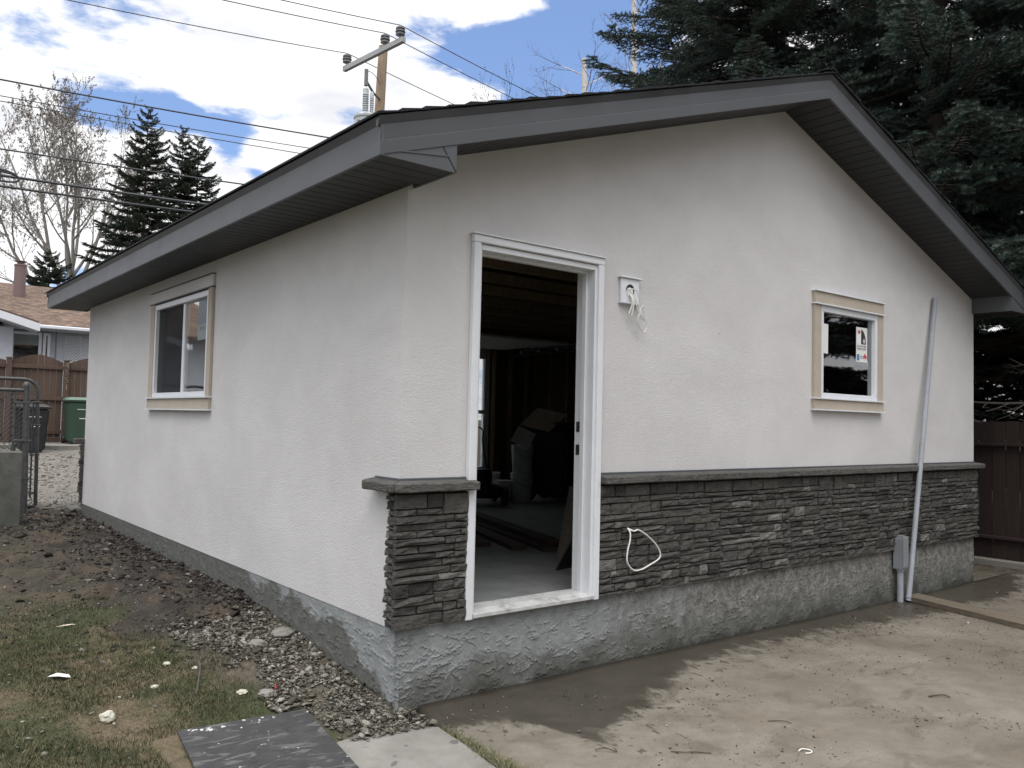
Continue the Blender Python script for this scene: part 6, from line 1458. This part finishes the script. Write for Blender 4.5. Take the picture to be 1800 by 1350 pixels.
# crumbs on the slab
N_ = 42000; px = rng.uniform(.1, 7.6, N_); py = -.15-rng.random(N_)*4.2; cl_ = fbm(px*1.3, py*1.3, 91)
keep = rng.random(N_) < np.clip((cl_-.44)*5, .03, 1); px, py = px[keep], py[keep]; zq = -.405-.0080*np.clip(px, -1, 5.4)+.003
rocks('slab_debris', np.stack([px, py, zq], -1), np.minimum(np.exp(rng.normal(size=len(px))*.6)*.0021, .012), M['debris'], 'wood crumbs and grit scattered on the slab', .35, 12)
# larger pieces
def lump(name, x, y, z, s_, mt, label, cat, flat_=.7, seed=1):
    bm = bmesh.new(); bmesh.ops.create_icosphere(bm, subdivisions=3, radius=1)
    for v in bm.verts: v.co = v.co*(1+.28*mnoise.noise(v.co*1.6+Vector((seed, 0, 0)))+.16*mnoise.noise(v.co*4.5+Vector((0, seed, 0)))); v.co.z *= flat_; v.co *= s_
    me = bpy.data.meshes.new(name); bm.to_mesh(me); bm.free(); me.materials.append(mt); o = link(name, me); o.location = (x, y, z); return tag(o, label, cat)
lump('mortar_lump', -1.225, .57, ground_at(-1.225, .57)+.018, .036, M['mortar_lump'], 'pale yellowish mortar lump alone on the green lawn', 'lump', .75, 3)
sp_ = [(-.93, .86, .02, 'small flat mortar flake on the grass above the dark board'), (-.80, 1.10, .022, 'pale mortar flake at the edge of the green grass'), (-.70, .93, .018, 'mortar flake near the thin twig on the lawn'), (-.50, .42, .045, 'large grey mortar chunk at the rubble edge'), (-.60, .50, .028, 'pale chunk left of the red scrap'), (-.10, 1.15, .07, 'large grey clod of parging against the foundation'), (-.30, 1.05, .05, 'broad grey fragment in the tan rubble')]
for i, (x, y, s_, lb) in enumerate(sp_): lump('mortar_lump', x, y, ground_at(x, y)+s_*.25, s_, M['mortar_lump'] if s_ < .03 else M['slab2'], lb, 'lump', .45, 10+i)
def scrap(name, x, y, pts, mt, label, cat, h=.008, z=None, tilt=(0, 0)):
    mb = MB(); n = len(pts); v = [(a, b, h*(.5+.5*math.sin(i*2.1))) for i, (a, b) in enumerate(pts)]; mb.poly(v+[(a, b, c+.0012) for a, b, c in v], [tuple(range(n))[::-1], tuple(range(n, 2*n))]+[(i, (i+1) % n, (i+1) % n+n, i+n) for i in range(n)])
    o = mb.build(name, mt); o.location = (x, y, (ground_at(x, y) if z is None else z)+.006); o.rotation_euler = (tilt[0], tilt[1], 0); return tag(o, label, cat)
scrap('paper_scrap', -1.30, 1.30, [(-.05, .02), (-.01, -.03), (.055, -.035), (.05, .0), (.0, .035)], M['paper'], 'torn white paper scrap on the left lawn', 'paper scrap', .02)
scrap('red_scrap', -.44, .47, [(-.012, -.03), (.006, -.034), (.018, 0), (.008, .026), (-.008, .02)], M['red'], 'red plastic scrap on the rubble', 'scrap', .02, None, (.9, .5))
scrap('wood_chip', -1.10, 2.12, [(-.07, .0), (.0, -.012), (.07, .008), (.06, .02), (.0, .012)], M['cardboard'], 'splinter of pale wood on the soil at left', 'wood chip', .01)
scrap('bottle_cap', -.335, .02, [(.012*math.cos(a), .012*math.sin(a)) for a in np.linspace(0, 5.6, 9)], M['yellow'], 'tiny yellow cap in the rubble by the dark board', 'cap', .003, -.405)
def stick(name, pts, r_, mt, label, cat='twig'):
    mb = MB(); mb.off = Vector(pts[0]); mb.tube(smooth_path(pts, 4), r_, 5); return tag(mb.build(name, mt, None, True), label, cat)
zs = lambda x, y: zslab(x)+.007
stick('twig', [(.76, -1.19, zs(.8, 0)), (.80, -1.238, zs(.8, 0)+.003), (.85, -1.262, zs(.8, 0)), (.90, -1.31, zs(.9, 0))], .0026, M['bark_spruce'], 'dark curved twig at the bottom of the slab')
stick('twig', [(1.49, -1.21, zs(1.5, 0)), (1.55, -1.26, zs(1.5, 0)+.003), (1.56, -1.30, zs(1.5, 0))], .0022, M['bark_spruce'], 'thin dark twig right of the slab centre')
stick('twig', [(2.62, -1.50, zs(2.6, 0)), (2.70, -1.54, zs(2.6, 0)+.005), (2.71, -1.58, zs(2.6, 0))], .004, M['bark_spruce'], 'short knotty twig on the right of the slab')
stick('twig', [(.48, -.98, zs(.5, 0)), (.52, -1.0, zs(.5, 0)+.008), (.55, -1.05, zs(.5, 0)), (.56, -1.02, zs(.5, 0)+.006)], .0024, M['bark_spruce'], 'small crooked twig near the wet edge')
stick('cable_offcut', [(1.26, -1.53, zs(1.3, 0)), (1.29, -1.53, zs(1.3, 0)+.004), (1.315, -1.56, zs(1.3, 0)), (1.29, -1.575, zs(1.3, 0)), (1.26, -1.565, zs(1.3, 0))], .0032, M['cable'], 'bent white cable offcut on the slab', 'cable offcut')
stick('twig', [(-.80, .60, ground_at(-.8, .6)+.02), (-.74, .75, ground_at(-.74, .75)+.03), (-.68, .92, ground_at(-.68, .92)+.03), (-.72, .98, ground_at(-.7, 1)+.03)], .003, M['twig_birch'], 'thin twig lying across the lawn')
# dark board at the bottom
bd = MB(); bd.box((-.30, -.62, 0), (.30, .20, .014), .003); b_ = bd.build('dark_board', M['mat']); b_.location = (-.735, -.005, -.378); b_.rotation_euler = (R(1.2), R(-.6), R(-8)); tag(b_, 'wet dark sheet spattered with mortar at the bottom edge', 'board')
